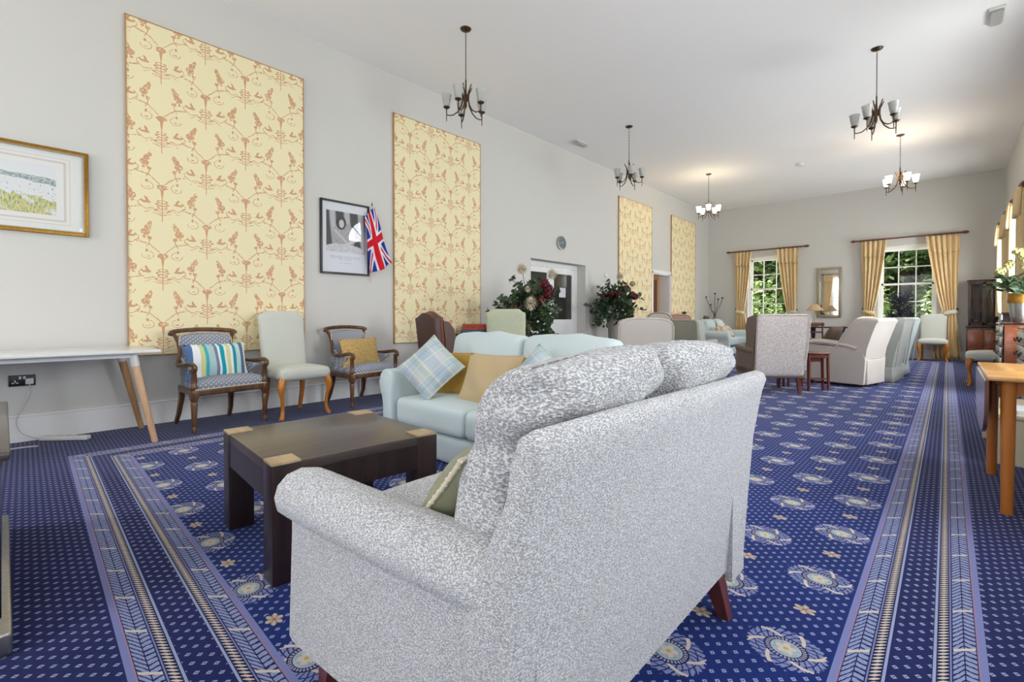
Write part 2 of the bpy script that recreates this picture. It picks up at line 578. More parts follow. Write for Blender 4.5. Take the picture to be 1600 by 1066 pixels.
M['darkglass'] = plain('smoked_glass', (58, 58, 54), .08, 0, .8)
M['corridor'] = plain('warm_corridor_paint', (196, 164, 128), .8)
M['corridor_wood'] = wood('warm_corridor_door', (176, 110, 44), (150, 88, 30), .5)
M['silk'] = fabric('gold_silk_curtain', (234, 210, 164), (216, 188, 138), scale=60, amount=.3)
M['ivory_tie'] = fabric('ivory_tie_back', (214, 206, 186), (196, 188, 166))
M['leaf'] = plain('dark_green_leaf', (72, 98, 62), .45, var=.3, scale=30)
M['leaf2'] = plain('eucalyptus_leaf', (104, 124, 96), .5, var=.3, scale=30)
M['burgundy'] = plain('burgundy_petal', (104, 14, 30), .6, var=.25, scale=50)
M['creampetal'] = plain('cream_petal', (226, 214, 190), .7, var=.1, scale=60)
M['stem'] = plain('brown_stem', (74, 66, 50), .7)
M['twig'] = plain('blue_black_twig', (40, 44, 58), .7)
M['vase_stone'] = plain('grey_stone_vase', (150, 142, 132), .5, var=.2, scale=12)
M['shade'] = plain('tan_lamp_shade', (208, 178, 138), .8)
M['bark'] = plain('tree_bark', (80, 66, 50), .9)
M['foliage'] = plain('sunlit_leaves', (172, 196, 136), .6, var=.35, scale=1.2)
M['foliage2'] = plain('bright_leaves', (196, 218, 146), .6, var=.3, scale=1.2)
M['lawn'] = plain('lawn_grass', (96, 128, 62), .9, var=.3, scale=4)
M['bluebook'] = plain('blue_box_card', (60, 120, 160), .5, var=.2, scale=30)
M['redbook'] = plain('coral_box_card', (206, 96, 76), .5, var=.2, scale=30)
M['cable'] = plain('white_cable', (200, 200, 200), .5)
M['cream_lam'] = plain('cream_laminate', (226, 216, 184), .35, var=.03)
M['leafgreen_light'] = plain('hydrangea_petal', (190, 184, 120), .7, var=.2, scale=40)
M['gloss_black'] = plain('gloss_black_unit', (34, 30, 46), .15, 0, .8)
M['pink_plush'] = fabric('dusty_pink_plush', (196, 160, 144), (176, 138, 124))
mm, bb = new_mat('mirror_glass', .02, 1.0); setc(bb, (.9, .9, .9, 1)); M['mirror'] = mm
mm, bb = new_mat('clear_window_glass', .0, 0, .5)
tr = NT.nodes.new('ShaderNodeBsdfTransparent'); gl = NT.nodes.new('ShaderNodeBsdfGlossy'); gl.inputs['Roughness'].default_value = .02
mxs = NT.nodes.new('ShaderNodeMixShader'); mxs.inputs[0].default_value = .008
NT.links.new(tr.outputs[0], mxs.inputs[1]); NT.links.new(gl.outputs[0], mxs.inputs[2])
NT.links.new(mxs.outputs[0], NT.nodes['Material Output'].inputs[0]); M['glass'] = mm
mm, bb = new_mat('frosted_glass_unlit', .35, 0, .5); setc(bb, lin((226, 226, 220)))
bb.inputs['Transmission Weight'].default_value = .5; M['frost'] = mm
mm, bb = new_mat('frosted_glass_lit', .4, 0, .5); setc(bb, lin((240, 236, 226)))
bb.inputs['Emission Color'].default_value = (1, .84, .62, 1); bb.inputs['Emission Strength'].default_value = 3.0; M['frost_lit'] = mm

# ================================================================== mesh builder
def sgn(a): return -1 if a < 0 else 1
class MB:
    def __init__(s): s.v = []; s.f = []
    def add(s, vs, fs, M_=None):
        o = len(s.v)
        if M_ is not None: vs = [tuple(M_ @ Vector(p)) for p in vs]
        s.v += [tuple(p) for p in vs]
        s.f += [tuple(i+o for i in f) for f in fs]
        return s
    def box(s, c, d, M_=None, r=0):
        if r > 0: return s.rbox(c, d, r, M_=M_, div=1, seg=2)
        x, y, z = c; a, b, e = d[0]/2, d[1]/2, d[2]/2
        vs = [(x+i*a, y+j*b, z+k*e) for i in (-1, 1) for j in (-1, 1) for k in (-1, 1)]
        return s.add(vs, [(0, 1, 3, 2), (4, 6, 7, 5), (0, 4, 5, 1), (2, 3, 7, 6), (0, 2, 6, 4), (1, 5, 7, 3)], M_)
    def rbox(s, c, d, r, bulge=(0, 0, 0), fn=None, M_=None, div=5, seg=3):
        h = [k/2 for k in d]
        r = min(r, min(h)*.999)
        ax = []
        for k in range(3):
            inner = h[k]-r
            lst = [-h[k]+r*(1-math.cos(R(90*i/seg))) for i in range(seg)]
            lst = [-h[k]+r*i/seg for i in range(seg)]
            mid = [-inner+2*inner*i/div for i in range(div+1)]
            ax.append(lst+mid+[-q for q in reversed(lst)])
        idx = {}; vs = []; fs = []
        def vid(p):
            key = tuple(round(q, 6) for q in p)
            if key in idx: return idx[key]
            q = [max(-(h[k]-r), min(h[k]-r, p[k])) for k in range(3)]
            dv = [p[k]-q[k] for k in range(3)]
            # even out corner angle
            dv = [sgn(t)*math.sin(abs(t)/r*PI/2)*r if r > 0 else 0 for t in dv]
            L = math.sqrt(sum(t*t for t in dv))
            if L > 1e-9: o = [q[k]+dv[k]/L*r for k in range(3)]
            else: o = list(q)
            e = [o[k]/h[k] for k in range(3)]
            for k in range(3):
                if bulge[k]:
                    a, b = [j for j in range(3) if j != k]
                    o[k] += bulge[k]*e[k]*max(0, 1-e[a]**2)*max(0, 1-e[b]**2)
            if fn: o = fn(*o)
            idx[key] = len(vs); vs.append((o[0]+c[0], o[1]+c[1], o[2]+c[2]))
            return idx[key]
        for k in range(3):
            a, b = [j for j in range(3) if j != k]
            for sd in (-1, 1):
                for i in range(len(ax[a])-1):
                    for j in range(len(ax[b])-1):
                        q = []
                        for (ii, jj) in ((i, j), (i+1, j), (i+1, j+1), (i, j+1)):
                            p = [0, 0, 0]; p[k] = sd*h[k]; p[a] = ax[a][ii]; p[b] = ax[b][jj]
                            q.append(vid(p))
                        fs.append(tuple(q))
        return s.add(vs, fs, M_)
    def lathe(s, prof, c=(0, 0, 0), n=24, M_=None):
        vs = []; fs = []
        for (r, z) in prof:
            for i in range(n):
                a = 2*PI*i/n
                vs.append((c[0]+r*math.cos(a), c[1]+r*math.sin(a), c[2]+z))
        for k in range(len(prof)-1):
            for i in range(n):
                j = (i+1) % n
                fs.append((k*n+i, k*n+j, (k+1)*n+j, (k+1)*n+i))
        fs.append(tuple(range(n)))
        fs.append(tuple((len(prof)-1)*n+i for i in range(n)))
        return s.add(vs, fs, M_)
    def loft(s, rings, closed=True, cap=True, M_=None):
        n = len(rings[0]); vs = [p for r in rings for p in r]; fs = []
        for k in range(len(rings)-1):
            for i in range(n if closed else n-1):
                j = (i+1) % n
                fs.append((k*n+i, k*n+j, (k+1)*n+j, (k+1)*n+i))
        if cap and closed:
            fs.append(tuple(range(n))); fs.append(tuple((len(rings)-1)*n+i for i in range(n)))
        return s.add(vs, fs, M_)
    def tube(s, path, r, n=8, M_=None, flat=None):
        P = [Vector(p) for p in path]
        rr = r if isinstance(r, (list, tuple)) else [r]*len(P)
        rings = []; up = None
        for i, p in enumerate(P):
            t = (P[min(i+1, len(P)-1)]-P[max(i-1, 0)])
            if t.length < 1e-9: t = Vector((0, 0, 1))
            t.normalize()
            if up is None:
                up = Vector((0, 0, 1)) if abs(t.z) < .9 else Vector((1, 0, 0))
            a = t.cross(up)
            if a.length < 1e-6: a = t.cross(Vector((0, 1, 0)))
            a.normalize(); b_ = a.cross(t).normalized(); up = b_
            f = flat or (1, 1)
            rings.append([tuple(p+(a*math.cos(2*PI*k/n)*f[0]+b_*math.sin(2*PI*k/n)*f[1])*rr[i]) for k in range(n)])
        return s.loft(rings, M_=M_)
    def sq(s, path, dims, M_=None):
        # square-section bar along a mostly vertical path; dims = list of (wx, wy)
        rings = []
        for p, (a, b) in zip(path, dims):
            rings.append([(p[0]-a/2, p[1]-b/2, p[2]), (p[0]+a/2, p[1]-b/2, p[2]), (p[0]+a/2, p[1]+b/2, p[2]), (p[0]-a/2, p[1]+b/2, p[2])])
        return s.loft(rings, M_=M_)
    def prism(s, pts, axis, a, b, M_=None):
        # pts 2-D outline in the plane normal to axis, extruded a..b
        def p3(p, t):
            if axis == 'x': return (t, p[0], p[1])
            if axis == 'y': return (p[0], t, p[1])
            return (p[0], p[1], t)
        return s.loft([[p3(p, a) for p in pts], [p3(p, b) for p in pts]], M_=M_)
    def sheet(s, grid, M_=None):
        n, m_ = len(grid), len(grid[0])
        vs = [p for row in grid for p in row]
        fs = [(i*m_+j, i*m_+j+1, (i+1)*m_+j+1, (i+1)*m_+j) for i in range(n-1) for j in range(m_-1)]
        return s.add(vs, fs, M_)
    def pillow(s, c, w_, h_, t, M_=None, n=14, ear=.06):
        # in the local XZ plane, thickness along Y
        top = {}; vs = []; fs = []
        def put(i, j, sd):
            u, v = -1+2*i/n, -1+2*j/n
            edge = i in (0, n) or j in (0, n)
            key = (i, j, 0 if edge else sd)
            if key in top: return top[key]
            k = max(0, (1-u*u)*(1-v*v))**.42
            x = w_/2*u*(1-ear*(1-v*v)); z = h_/2*v*(1-ear*(1-u*u))
            wob = .012*math.sin(u*5+v*3)*t/.14
            vs.append((c[0]+x, c[1]+sd*t/2*k+wob*k, c[2]+z)); top[key] = len(vs)-1
            return top[key]
        for sd in (-1, 1):
            for i in range(n):
                for j in range(n):
                    fs.append((put(i, j, sd), put(i+1, j, sd), put(i+1, j+1, sd), put(i, j+1, sd)))
        return s.add(vs, fs, M_)
    def leaf(s, p, d, up, L, W):
        if up is None: up = (random.uniform(-1, 1), random.uniform(-1, 1), random.uniform(-1, 1))
        p = Vector(p); d = Vector(d).normalized(); a = d.cross(Vector(up))
        if a.length < 1e-4: a = d.cross(Vector((1, 0, 0)))
        a.normalize(); nrm = a.cross(d)
        pts = [p, p+d*L*.35+a*W*.5+nrm*L*.06, p+d*L*.7+a*W*.4, p+d*L-nrm*L*.1, p+d*L*.7-a*W*.4, p+d*L*.35-a*W*.5+nrm*L*.06, p+d*L*.5-nrm*L*.03]
        s.add(pts, [(0, 1, 6), (1, 2, 6), (2, 3, 6), (3, 4, 6), (4, 5, 6), (5, 0, 6)])
    def build(s, name, mat, parent=None, loc=None, rotz=0, solid=0, angle=38, subsurf=0):
        me = bpy.data.meshes.new(name)
        me.from_pydata(s.v, [], s.f)
        b = bmesh.new(); b.from_mesh(me)
        bmesh.ops.recalc_face_normals(b, faces=b.faces)
        b.to_mesh(me); b.free()
        me.materials.append(mat)
        for p in me.polygons: p.use_smooth = True
        try: me.set_sharp_from_angle(angle=R(angle))
        except Exception: pass
        o = bpy.data.objects.new(name, me)
        C.objects.link(o)
        if parent is not None: o.parent = parent
        if loc is not None: o.location = loc
        if rotz: o.rotation_euler.z = rotz
        if solid:
            md = o.modifiers.new('thickness', 'SOLIDIFY'); md.thickness = solid; md.offset = 0
        if subsurf:
            md = o.modifiers.new('smooth', 'SUBSURF'); md.levels = subsurf; md.render_levels = subsurf
        return o

def thing(name, label, cat, loc=(0, 0, 0), rotz=0, group=None):
    o = bpy.data.objects.new(name, None)
    o.empty_display_size = .1
    C.objects.link(o)
    o.location = loc; o.rotation_euler = (0, 0, rotz)
    return tag(o, label, cat, group)
def tag(o, label, cat, group=None):
    o['label'] = label; o['category'] = cat
    if group: o['group'] = group
    return o
def struct(o):
    o['kind'] = 'structure'
    return o
def kids(o): return [c for c in C.objects if c.parent == o]
def dup(root, loc, rotz, label=None):
    def rec(o, par):
        c = o.copy(); C.objects.link(c); c.parent = par
        for k in kids(o): rec(k, c)
        return c
    r = rec(root, None)
    r.location = loc; r.rotation_euler = (0, 0, rotz)
    if label: r['label'] = label
    return r
def T(x, y, z): return Matrix.Translation((x, y, z))
def RX(a): return Matrix.Rotation(R(a), 4, 'X')
def RY(a): return Matrix.Rotation(R(a), 4, 'Y')
def RZ(a): return Matrix.Rotation(R(a), 4, 'Z')

# ================================================================== the room
def wall_x(name, xa, xb, y0, y1, z1, holes, mat):
    b = MB(); cur = y0
    for (a, c, za, zb) in sorted(holes):
        b.box(((xa+xb)/2, (cur+a)/2, z1/2), (abs(xb-xa), a-cur, z1))
        if za > 0: b.box(((xa+xb)/2, (a+c)/2, za/2), (abs(xb-xa), c-a, za))
        b.box(((xa+xb)/2, (a+c)/2, (zb+z1)/2), (abs(xb-xa), c-a, z1-zb))
        cur = c
    b.box(((xa+xb)/2, (cur+y1)/2, z1/2), (abs(xb-xa), y1-cur, z1))
    return struct(b.build(name, mat))
def wall_y(name, ya, yb, x0, x1, z1, holes, mat):
    b = MB(); cur = x0
    for (a, c, za, zb) in sorted(holes):
        b.box(((cur+a)/2, (ya+yb)/2, z1/2), (a-cur, abs(yb-ya), z1))
        if za > 0: b.box(((a+c)/2, (ya+yb)/2, za/2), (c-a, abs(yb-ya), za))
        b.box(((a+c)/2, (ya+yb)/2, (zb+z1)/2), (c-a, abs(yb-ya), z1-zb))
        cur = c
    b.box(((cur+x1)/2, (ya+yb)/2, z1/2), (x1-cur, abs(yb-ya), z1))
    return struct(b.build(name, mat))
D1 = (6.36, 8.08, 0, 2.045)
D2 = (11.05, 12.06, 0, 2.10)
wall_x('wall_left', XL-.3, XL, YN, YF, ZC, [D1, D2], M['wall'])
wall_x('wall_right', XR, XR+.3, YN, YF, ZC, [(y-w_/2, y+w_/2, a, c) for (y, w_, a, c) in RIGHT_WINDOWS], M['wall'])
wall_y('wall_far', YF, YF+.3, XL-.3, XR+.3, ZC, [(x-w_/2, x+w_/2, a, c) for (x, w_, a, c) in FAR_WINDOWS], M['wall'])
wall_y('wall_near', YN-.3, YN, XL-.3, XR+.3, ZC, [(x-w_/2, x+w_/2, a, c) for (x, w_, a, c) in NEAR_WINDOWS], M['wall'])
struct(MB().box(((XL+XR)/2, (YN+YF)/2, ZC+.05), (XR-XL+.6, YF-YN+.6, .1)).build('ceiling', M['ceiling']))
struct(MB().box(((XL+XR)/2-.35, (YN+YF)/2, -.05), (XR-XL+1.3, YF-YN+.6, .1)).build('floor', M['carpet']))

def skirt(name, segs):
    b = MB()
    for (x0, y0, x1, y1, nx, ny) in segs:
        cx, cy = (x0+x1)/2, (y0+y1)/2
        if nx:
            b.box((cx+nx*.009, cy, .10), (.018, abs(y1-y0), .20)); b.box((cx+nx*.013, cy, .205), (.026, abs(y1-y0), .018), r=.006)
        else:
            b.box((cx, cy+ny*.009, .10), (abs(x1-x0), .018, .20)); b.box((cx, cy+ny*.013, .205), (abs(x1-x0), .026, .018), r=.006)
    return struct(b.build(name, M['skirting']))
skirt('baseboard_left', [(XL, YN, XL, D1[0], 1, 0), (XL, D1[1], XL, D2[0]-.09, 1, 0), (XL, D2[1]+.09, XL, YF, 1, 0)])
skirt('baseboard_far', [(XL, YF, XR, YF, 0, -1)])
skirt('baseboard_right', [(XR, YN, XR, YF, -1, 0)])
skirt('baseboard_near', [(XL, YN, XR, YN, 0, 1)])

def sash(n, loc, rotz, wd, z0, z1, cols=3, rows=2):
    """local: window in XZ plane, room towards -Y, outer frame at y = 0"""
    h = z1-z0
    f = MB()
    for sx in (-1, 1): f.box((sx*(wd/2-.025), 0, z0+h/2), (.05, .12, h))
    f.box((0, 0, z1-.03), (wd, .12, .06)); f.box((0, 0, z0+.02), (wd, .12, .04))
    root = struct(f.build('window_%d' % n, M['skirting']))
    root.location = loc; root.rotation_euler.z = rotz
    zm = z0+h*.5
    b = MB()
    for (a, c, yy) in ((z0+.04, zm+.02, -.025), (zm-.02, z1-.06, .02)):
        hh = c-a
        for sx in (-1, 1): b.box((sx*(wd/2-.07), yy, (a+c)/2), (.04, .035, hh))
        b.box((0, yy, a+.022), (wd-.1, .035, .044)); b.box((0, yy, c-.022), (wd-.1, .035, .044))
        for i in range(1, cols): b.box((-wd/2+.05+(wd-.1)*i/cols, yy, (a+c)/2), (.020, .028, hh))
        for j in range(1, rows): b.box((0, yy, a+hh*j/rows), (wd-.1, .028, .020))
    b.build('glazing_bars', M['skirting'], root)
    g = MB(); g.box((0, -.025, (z0+zm)/2), (wd-.1, .004, zm-z0-.05)); g.box((0, .02, (z1+zm)/2), (wd-.1, .004, z1-zm-.05))
    g.build('pane', M['glass'], root)
    MB().box((0, -.13, z0-.012), (wd+.10, .22, .03), r=.008).build('sill', M['skirting'], root)
    return root
k = 1
# half-round window high in the right-hand wall
aw = MB(); (ay, aww, az0, az1) = RIGHT_WINDOWS[2]
for s_ in (-1, 1):
    arc = [(ay+s_*aww/2*math.cos(R(t_)), az1-aww/2+aww/2*math.sin(R(t_))) for t_ in range(0, 91, 10)]
    aw.prism([(ay+s_*aww/2, az1)]+arc, 'x', XR+.02, XR+.14)
for t_ in (45, 90, 135):
    aw.tube([(XR+.12, ay+.18*math.cos(R(t_)), az1-aww/2+.18*math.sin(R(t_))), (XR+.12, ay+aww/2*math.cos(R(t_)), az1-aww/2+aww/2*math.sin(R(t_)))], .012, 6)
aw.tube([(XR+.12, ay+.18*math.cos(R(t_)), az1-aww/2+.18*math.sin(R(t_))) for t_ in range(0, 181, 15)], .012, 6)
struct(aw.build('trim_1', M['skirting']))
for (x, w_, a, c) in FAR_WINDOWS:
    sash(k, (x, YF+.16, 0), 0, w_, a, c); k += 1
for (y, w_, a, c) in RIGHT_WINDOWS:  # also builds the unseen window added for light
    if a > 3: continue
    sash(k, (XR+.16, y, 0), -PI/2, w_, a, c, 3, 2); k += 1
for (x, w_, a, c) in NEAR_WINDOWS:  # the second one is the added, unseen light source
    sash(k, (x, YN-.12, 0), PI, w_, a, c, 3, 3); k += 1

# double doors in their deep recess
xd = XL-.245
fr_ = MB()
fr_.box((xd, D1[0]+.03, .978), (.07, .06, 1.956)); fr_.box((xd, D1[1]-.03, .978), (.07, .06, 1.956)); fr_.box((xd, (D1[0]+D1[1])/2, 2.0), (.072, D1[1]-D1[0], .085))
d1 = struct(fr_.build('door_1', M['skirting']))
def leaf_door(y0, y1, hinge_side):
    b = MB(); cy = (y0+y1)/2; ww = y1-y0
    st = .105
    for a in (y0+st/2, y1-st/2): b.box((xd, a, .978), (.045, st, 1.95))
    b.box((xd, cy, 1.895), (.043, ww-2*st, .10)); b.box((xd, cy, .48), (.043, ww-2*st, .93))
    o = b.build('door_leaf', M['skirting'], d1)
    MB().box((xd, cy, 1.40), (.012, ww-2*st+.01, .96)).build('glass_panel', M['darkglass'], o)
    return o
ym = 7.21
la = leaf_door(D1[0]+.06, ym-.003, -1)
lb = leaf_door(ym+.003, D1[1]-.06, 1)
for (o, yy) in ((la, ym-.055), (lb, ym+.055)):
    MB().box((xd+.027, yy, 1.03), (.006, .055, .34)).build('push_plate', M['chrome'], o)
    b = MB(); b.lathe([(.026, -.004), (.026, .004)], (0, 0, 0), 16, T(xd+.027, yy, 1.24) @ RY(90)); b.build('lock_rose', M['chrome'], o)
tag(MB().box((0, 0, 0), (.002, .215, .19)).build('paper_notice', M['paper'], loc=(xd+.027, 7.585, 1.48)), 'white printed notice taped to the dark glass of the double doors', 'notice')
b = MB()
for k in range(6): b.box((0, 0, 0), (.001, .15-.02*(k % 3), .006), M_=T(0, 0, .06-.022*k))
# corridor behind door 1 (dim) and behind door 2 (lit)
cb = MB(); cb.box((XL-1.3, 7.2, 1.2), (.05, 2.2, 2.4)); struct(cb.build('wall_corridor', M['corridor']))

ar = MB()
for yy in (D2[0]-.035, D2[1]+.035): ar.box((XL+.012, yy, 1.07), (.03, .09, 2.14), r=.006)
ar.box((XL+.012, (D2[0]+D2[1])/2, 2.14), (.03, D2[1]-D2[0]+.16, .09), r=.006)
for yy in (D2[0]+.012, D2[1]-.012): ar.box((XL-.15, yy, 1.05), (.28, .024, 2.1))
ar.box((XL-.15, (D2[0]+D2[1])/2, 2.09), (.28, D2[1]-D2[0], .024))
d2 = struct(ar.build('door_2', M['skirting']))
lf = MB().box((0, .42, 1.0), (.045, .84, 2.0), M_=T(XL-.31, D2[1]-.05, 0) @ RZ(62)).build('door_leaf', M['corridor'], d2)
MB().lathe([(.0, -.03), (.025, -.02), (.025, .02), (0, .03)], (0, 0, 0), 12, T(XL-.31, D2[1]-.05, 0) @ RZ(62) @ T(-.05, .78, 1.0)).build('door_knob', M['bronze'], lf)
cb = MB()
cb.box((XL-1.75, 12.2, 1.2), (.05, 4.2, 2.4)); cb.box((XL-1.0, 14.2, 1.2), (1.5, .05, 2.4)); cb.box((XL-1.0, 10.3, 1.2), (1.5, .05, 2.4)); cb.box((XL-1.0, 12.2, 2.42), (1.6, 4.2, .05))
struct(cb.build('wall_lobby', M['corridor']))
struct(MB().box((XL-1.0, 12.2, -.05), (1.5, 4.2, .1)).build('floor_lobby', M['corridor']))
tag(MB().box((XL-1.70, 14.95-1.3, 1.0), (.04, .9, 2.0)).build('cupboard_door', M['corridor_wood']), 'orange wooden door in the lit lobby beyond the open doorway', 'door')
dl = bpy.data.lights.new('lobby_lamp', 'POINT'); dl.energy = 26; dl.color = (1, .74, .48); dl.shadow_soft_size = .15
lo = bpy.data.objects.new('lobby_lamp', dl); C.objects.link(lo); lo.location = (XL-.9, 12.6, 2.1)

# ---------------------------------------------------------------- outside
struct(MB().box((-2, 27, -.65), (60, 24.0, .1)).build('ground', M['lawn']))
struct(MB().box((16, 5, -.65), (28, 60, .1)).build('ground', M['lawn']))
random.seed(3)
def tree(x, y, h, r, mat, lab, cat='tree', n=3800, size=.30):
    t = thing('leafy_tree' if cat == 'tree' else 'garden_shrub', lab, cat, (x, y, -.6), 0, 'trees beyond the far windows' if cat == 'tree' else 'shrubs beyond the far windows')
    MB().tube([(0, 0, 0), (.1, 0, h*.35), (0, .1, h*.75)], [.2*h/7, .15*h/7, .05], 8).build('trunk', M['bark'], t)
    b = MB()
    lobes = [(random.uniform(-.55, .55)*r, random.uniform(-.5, .5)*r, random.uniform(.16, .90)*h, random.uniform(.35, .55)*r) for _ in range(12)]
    for i in range(n):
        lx, ly, lz, lr = random.choice(lobes)
        a, c = random.uniform(0, 2*PI), random.uniform(-1, 1)
        q = lr*random.uniform(.7, 1.0)
        s_ = math.sqrt(1-c*c)
        d = Vector((random.uniform(-1, 1), random.uniform(-1, 1), random.uniform(-.8, .4)))
        p = (lx+q*s_*math.cos(a), ly+q*s_*math.sin(a), lz+q*c*1.1)
        d.normalize(); aa = d.cross(Vector((0, 0, 1)))
        if aa.length < .01: aa = Vector((1, 0, 0))
        aa.normalize(); L = size*random.uniform(.6, 1.3)
        P0 = Vector(p)
        b.add([P0, P0+d*L*.5+aa*L*.28, P0+d*L, P0+d*L*.5-aa*L*.28], [(0, 1, 2, 3)])
    b.build('foliage', mat, t)
for (x, y, h, r, mt) in ((-8.6, 21.5, 7.5, 2.6, 0), (-6.1, 22.4, 8.0, 2.6, 1), (-3.6, 21.6, 7.0, 2.4, 0), (-1.2, 22.0, 8.2, 2.6, 0), (1.4, 21.6, 7.2, 2.5, 0), (-11.5, 22.5, 8.5, 2.8, 0), (-7.2, 25.5, 10, 3.2, 0), (-2.2, 25.8, 10, 3.3, 0), (3.8, 24.5, 9.5, 3.2, 0), (-12.5, 27, 10.5, 3.6, 0), (-10.0, 31.5, 12, 4.4, 0), (-4.6, 31.0, 12, 4.4, 0), (.8, 31.0, 12, 4.4, 0)):
    tree(x, y, h, r*1.12, M['foliage2' if mt else 'foliage'], 'bright green leafy tree beyond the far windows' if not mt and y < 26 else 'tall tree at the back of the garden, beyond the nearer trees' if not mt else 'yellow-green tree catching the sun beyond the left far window', n=9500, size=.36 if y < 26 else .55)
for (x, y, h, r) in ((-7.0, 18.6, 2.9, 1.4), (-4.9, 18.2, 2.7, 1.3), (-2.0, 18.4, 2.5, 1.3), (.2, 18.5, 2.4, 1.2)):
    tree(x, y, h, r, M['foliage2'], 'low bright shrub in the garden beyond the far windows', 'shrub', 1500, .2)

# ---------------------------------------------------------------- wallpaper panels
for (y0, y1, lab) in ((.766, 2.335, 'tall cream toile wallpaper panel above the striped-cushion armchair'), (3.54, 5.10, 'cream toile wallpaper panel behind the brown leather wing chair'),
                      (9.37, 10.95, 'toile wallpaper panel between the double doors and the open doorway'), (12.10, 13.69, 'toile wallpaper panel between the open doorway and the far corner')):
    t = thing('wallpaper_panel', lab, 'wall panel', (XL, (y0+y1)/2, .65), 0, 'wallpaper panels')
    MB().box((.016, 0, 1.525), (.024, y1-y0, 3.05)).build('panel_board', M['wallpaper'], t)
    e = MB()
    for sy in (-1, 1): e.box((.018, sy*((y1-y0)/2+.004), 1.525), (.028, .008, 3.07))
    for zz in (-.003, 3.053): e.box((.018, 0, zz), (.028, y1-y0+.016, .008))
    e.build('edge_trim', M['beech2'], t)

# ---------------------------------------------------------------- pictures, flag, clock
def frame_obj(name, lab, cy, cz, wd, ht, fw, mat, art, depth=.03):
    t = thing(name, lab, 'picture', (XL+.004, cy, cz))
    b = MB()
    for s_ in (-1, 1):
        b.box((depth/2, s_*(wd/2-fw/2), 0), (depth, fw, ht), r=.005)
        b.box((depth/2, 0, s_*(ht/2-fw/2)), (depth-.002, wd-2*fw+.008, fw), r=.003)
    b.build('frame', mat, t)
    if mat == M['goldframe']:
        b = MB()
        for s_ in (-1, 1):
            b.box((depth/2+.004, s_*(wd/2-fw*.9), 0), (depth, .008, ht-2*fw+.02)); b.box((depth/2+.004, 0, s_*(ht/2-fw*.9)), (depth-.001, wd-2*fw-.002, .008))
        b.build('gilt_slip', M['champagne'], t)
    MB().box((.010, 0, 0), (.008, wd-fw, ht-fw)).build('picture_print', art, t)
    return t
frame_obj('framed_watercolour', 'gilt-framed watercolour of a meadow above the white table', .005, 2.035, 1.00, .71, .036, M['goldframe'], M['watercolour'])
frame_obj('framed_photograph', 'black-framed monochrome photograph of a seated person in a dress', 2.85, 1.957, .635, .885, .024, M['black'], M['portrait'])

def onx(u, v, x):
    s, c = math.sin(YAW), math.cos(YAW)
    sp, cp = math.sin(PITCH), math.cos(PITCH)
    cy = 495+FPX*math.tan(PITCH)
    a, b_ = (u-800)/FPX, -(v-cy)/FPX
    r = (-s*cp+a*c-s*sp*b_, c*cp+a*s+c*sp*b_, -sp+b_*cp)
    t = x/r[0]
    return Vector((x, r[1]*t, 1+r[2]*t))
fx = XL+.075
A, B_, Cc, Dd = (Vector((fx, 3.071, 1.96+.115+.16)), Vector((fx, 3.205, 2.395)), Vector((fx, 3.145, 1.535)), Vector((fx, 3.475, 1.70)))
ft = thing('union_flag', 'small union flag on a thin stick beside the black-framed photograph', 'flag', (XL, 3.19, 1.44))
g = []; uvs = []
NU, NV = 22, 40
for j in range(NV+1):
    row = []
    for i in range(NU+1):
        u, v = i/NU, j/NV
        p = A*(1-u)*(1-v)+B_*u*(1-v)+Cc*(1-u)*v+Dd*u*v
        p = p+Vector((.022*math.sin(u*9+v*3)*(.3+v), .008*math.sin(v*7), .012*math.sin(u*8+1)*v))
        row.append(tuple(p-Vector((XL, 3.19, 1.44)))); uvs.append((v, u))
    g.append(row)
fo = MB().sheet(g).build('flag_cloth', M['flag'], ft, solid=.0015)
uvl = fo.data.uv_layers.new(name='UVMap')
for lp in fo.data.loops: uvl.data[lp.index].uv = uvs[lp.vertex_index]
MB().tube([(.03, .0, .0), (.035, .0, .5), (.05, .005, .965)], .0045, 8).build('flag_stick', M['beech'], ft)
MB().lathe([(.0, 0), (.008, .01), (.004, .05), (0, .055)], (.05, .005, .96), 8).build('stick_tip', M['black'], ft)

t = thing('wall_clock', 'round grey-faced clock above the double doors', 'clock', (XL, 7.235, 2.405))
mR = RY(90)
MB().lathe([(.128, 0), (.130, .02), (.128, .036), (.115, .038), (.112, .026), (0, .026)], (0, 0, 0), 32, mR).build('clock_case', M['chrome'], t)
MB().lathe([(.112, .022), (.112, .030), (0, .030)], (0, 0, 0), 32, mR).build('clock_dial', M['clockface'], t)
b = MB(); b.box((.034, .0, .028), (.003, .008, .06), M_=RX(-58)); b.box((.034, 0, .04), (.003, .005, .085), M_=RX(95)); b.build('clock_hands', M['white_pl'], t)
b = MB()
for k in range(12):
    a = k*PI/6; b.box((.032, .095*math.sin(a), .095*math.cos(a)), (.002, .007, .007))
b.build('hour_marks', M['white_pl'], t)
t = thing('door_entry_sensor', 'small white dome sensor on the wall right of the double doors', 'sensor', (XL, 8.84, 1.90))
MB().lathe([(.05, 0), (.052, .012), (.04, .03), (0, .034)], (0, 0, 0), 20, mR).build('sensor_dome', M['white_pl'], t)

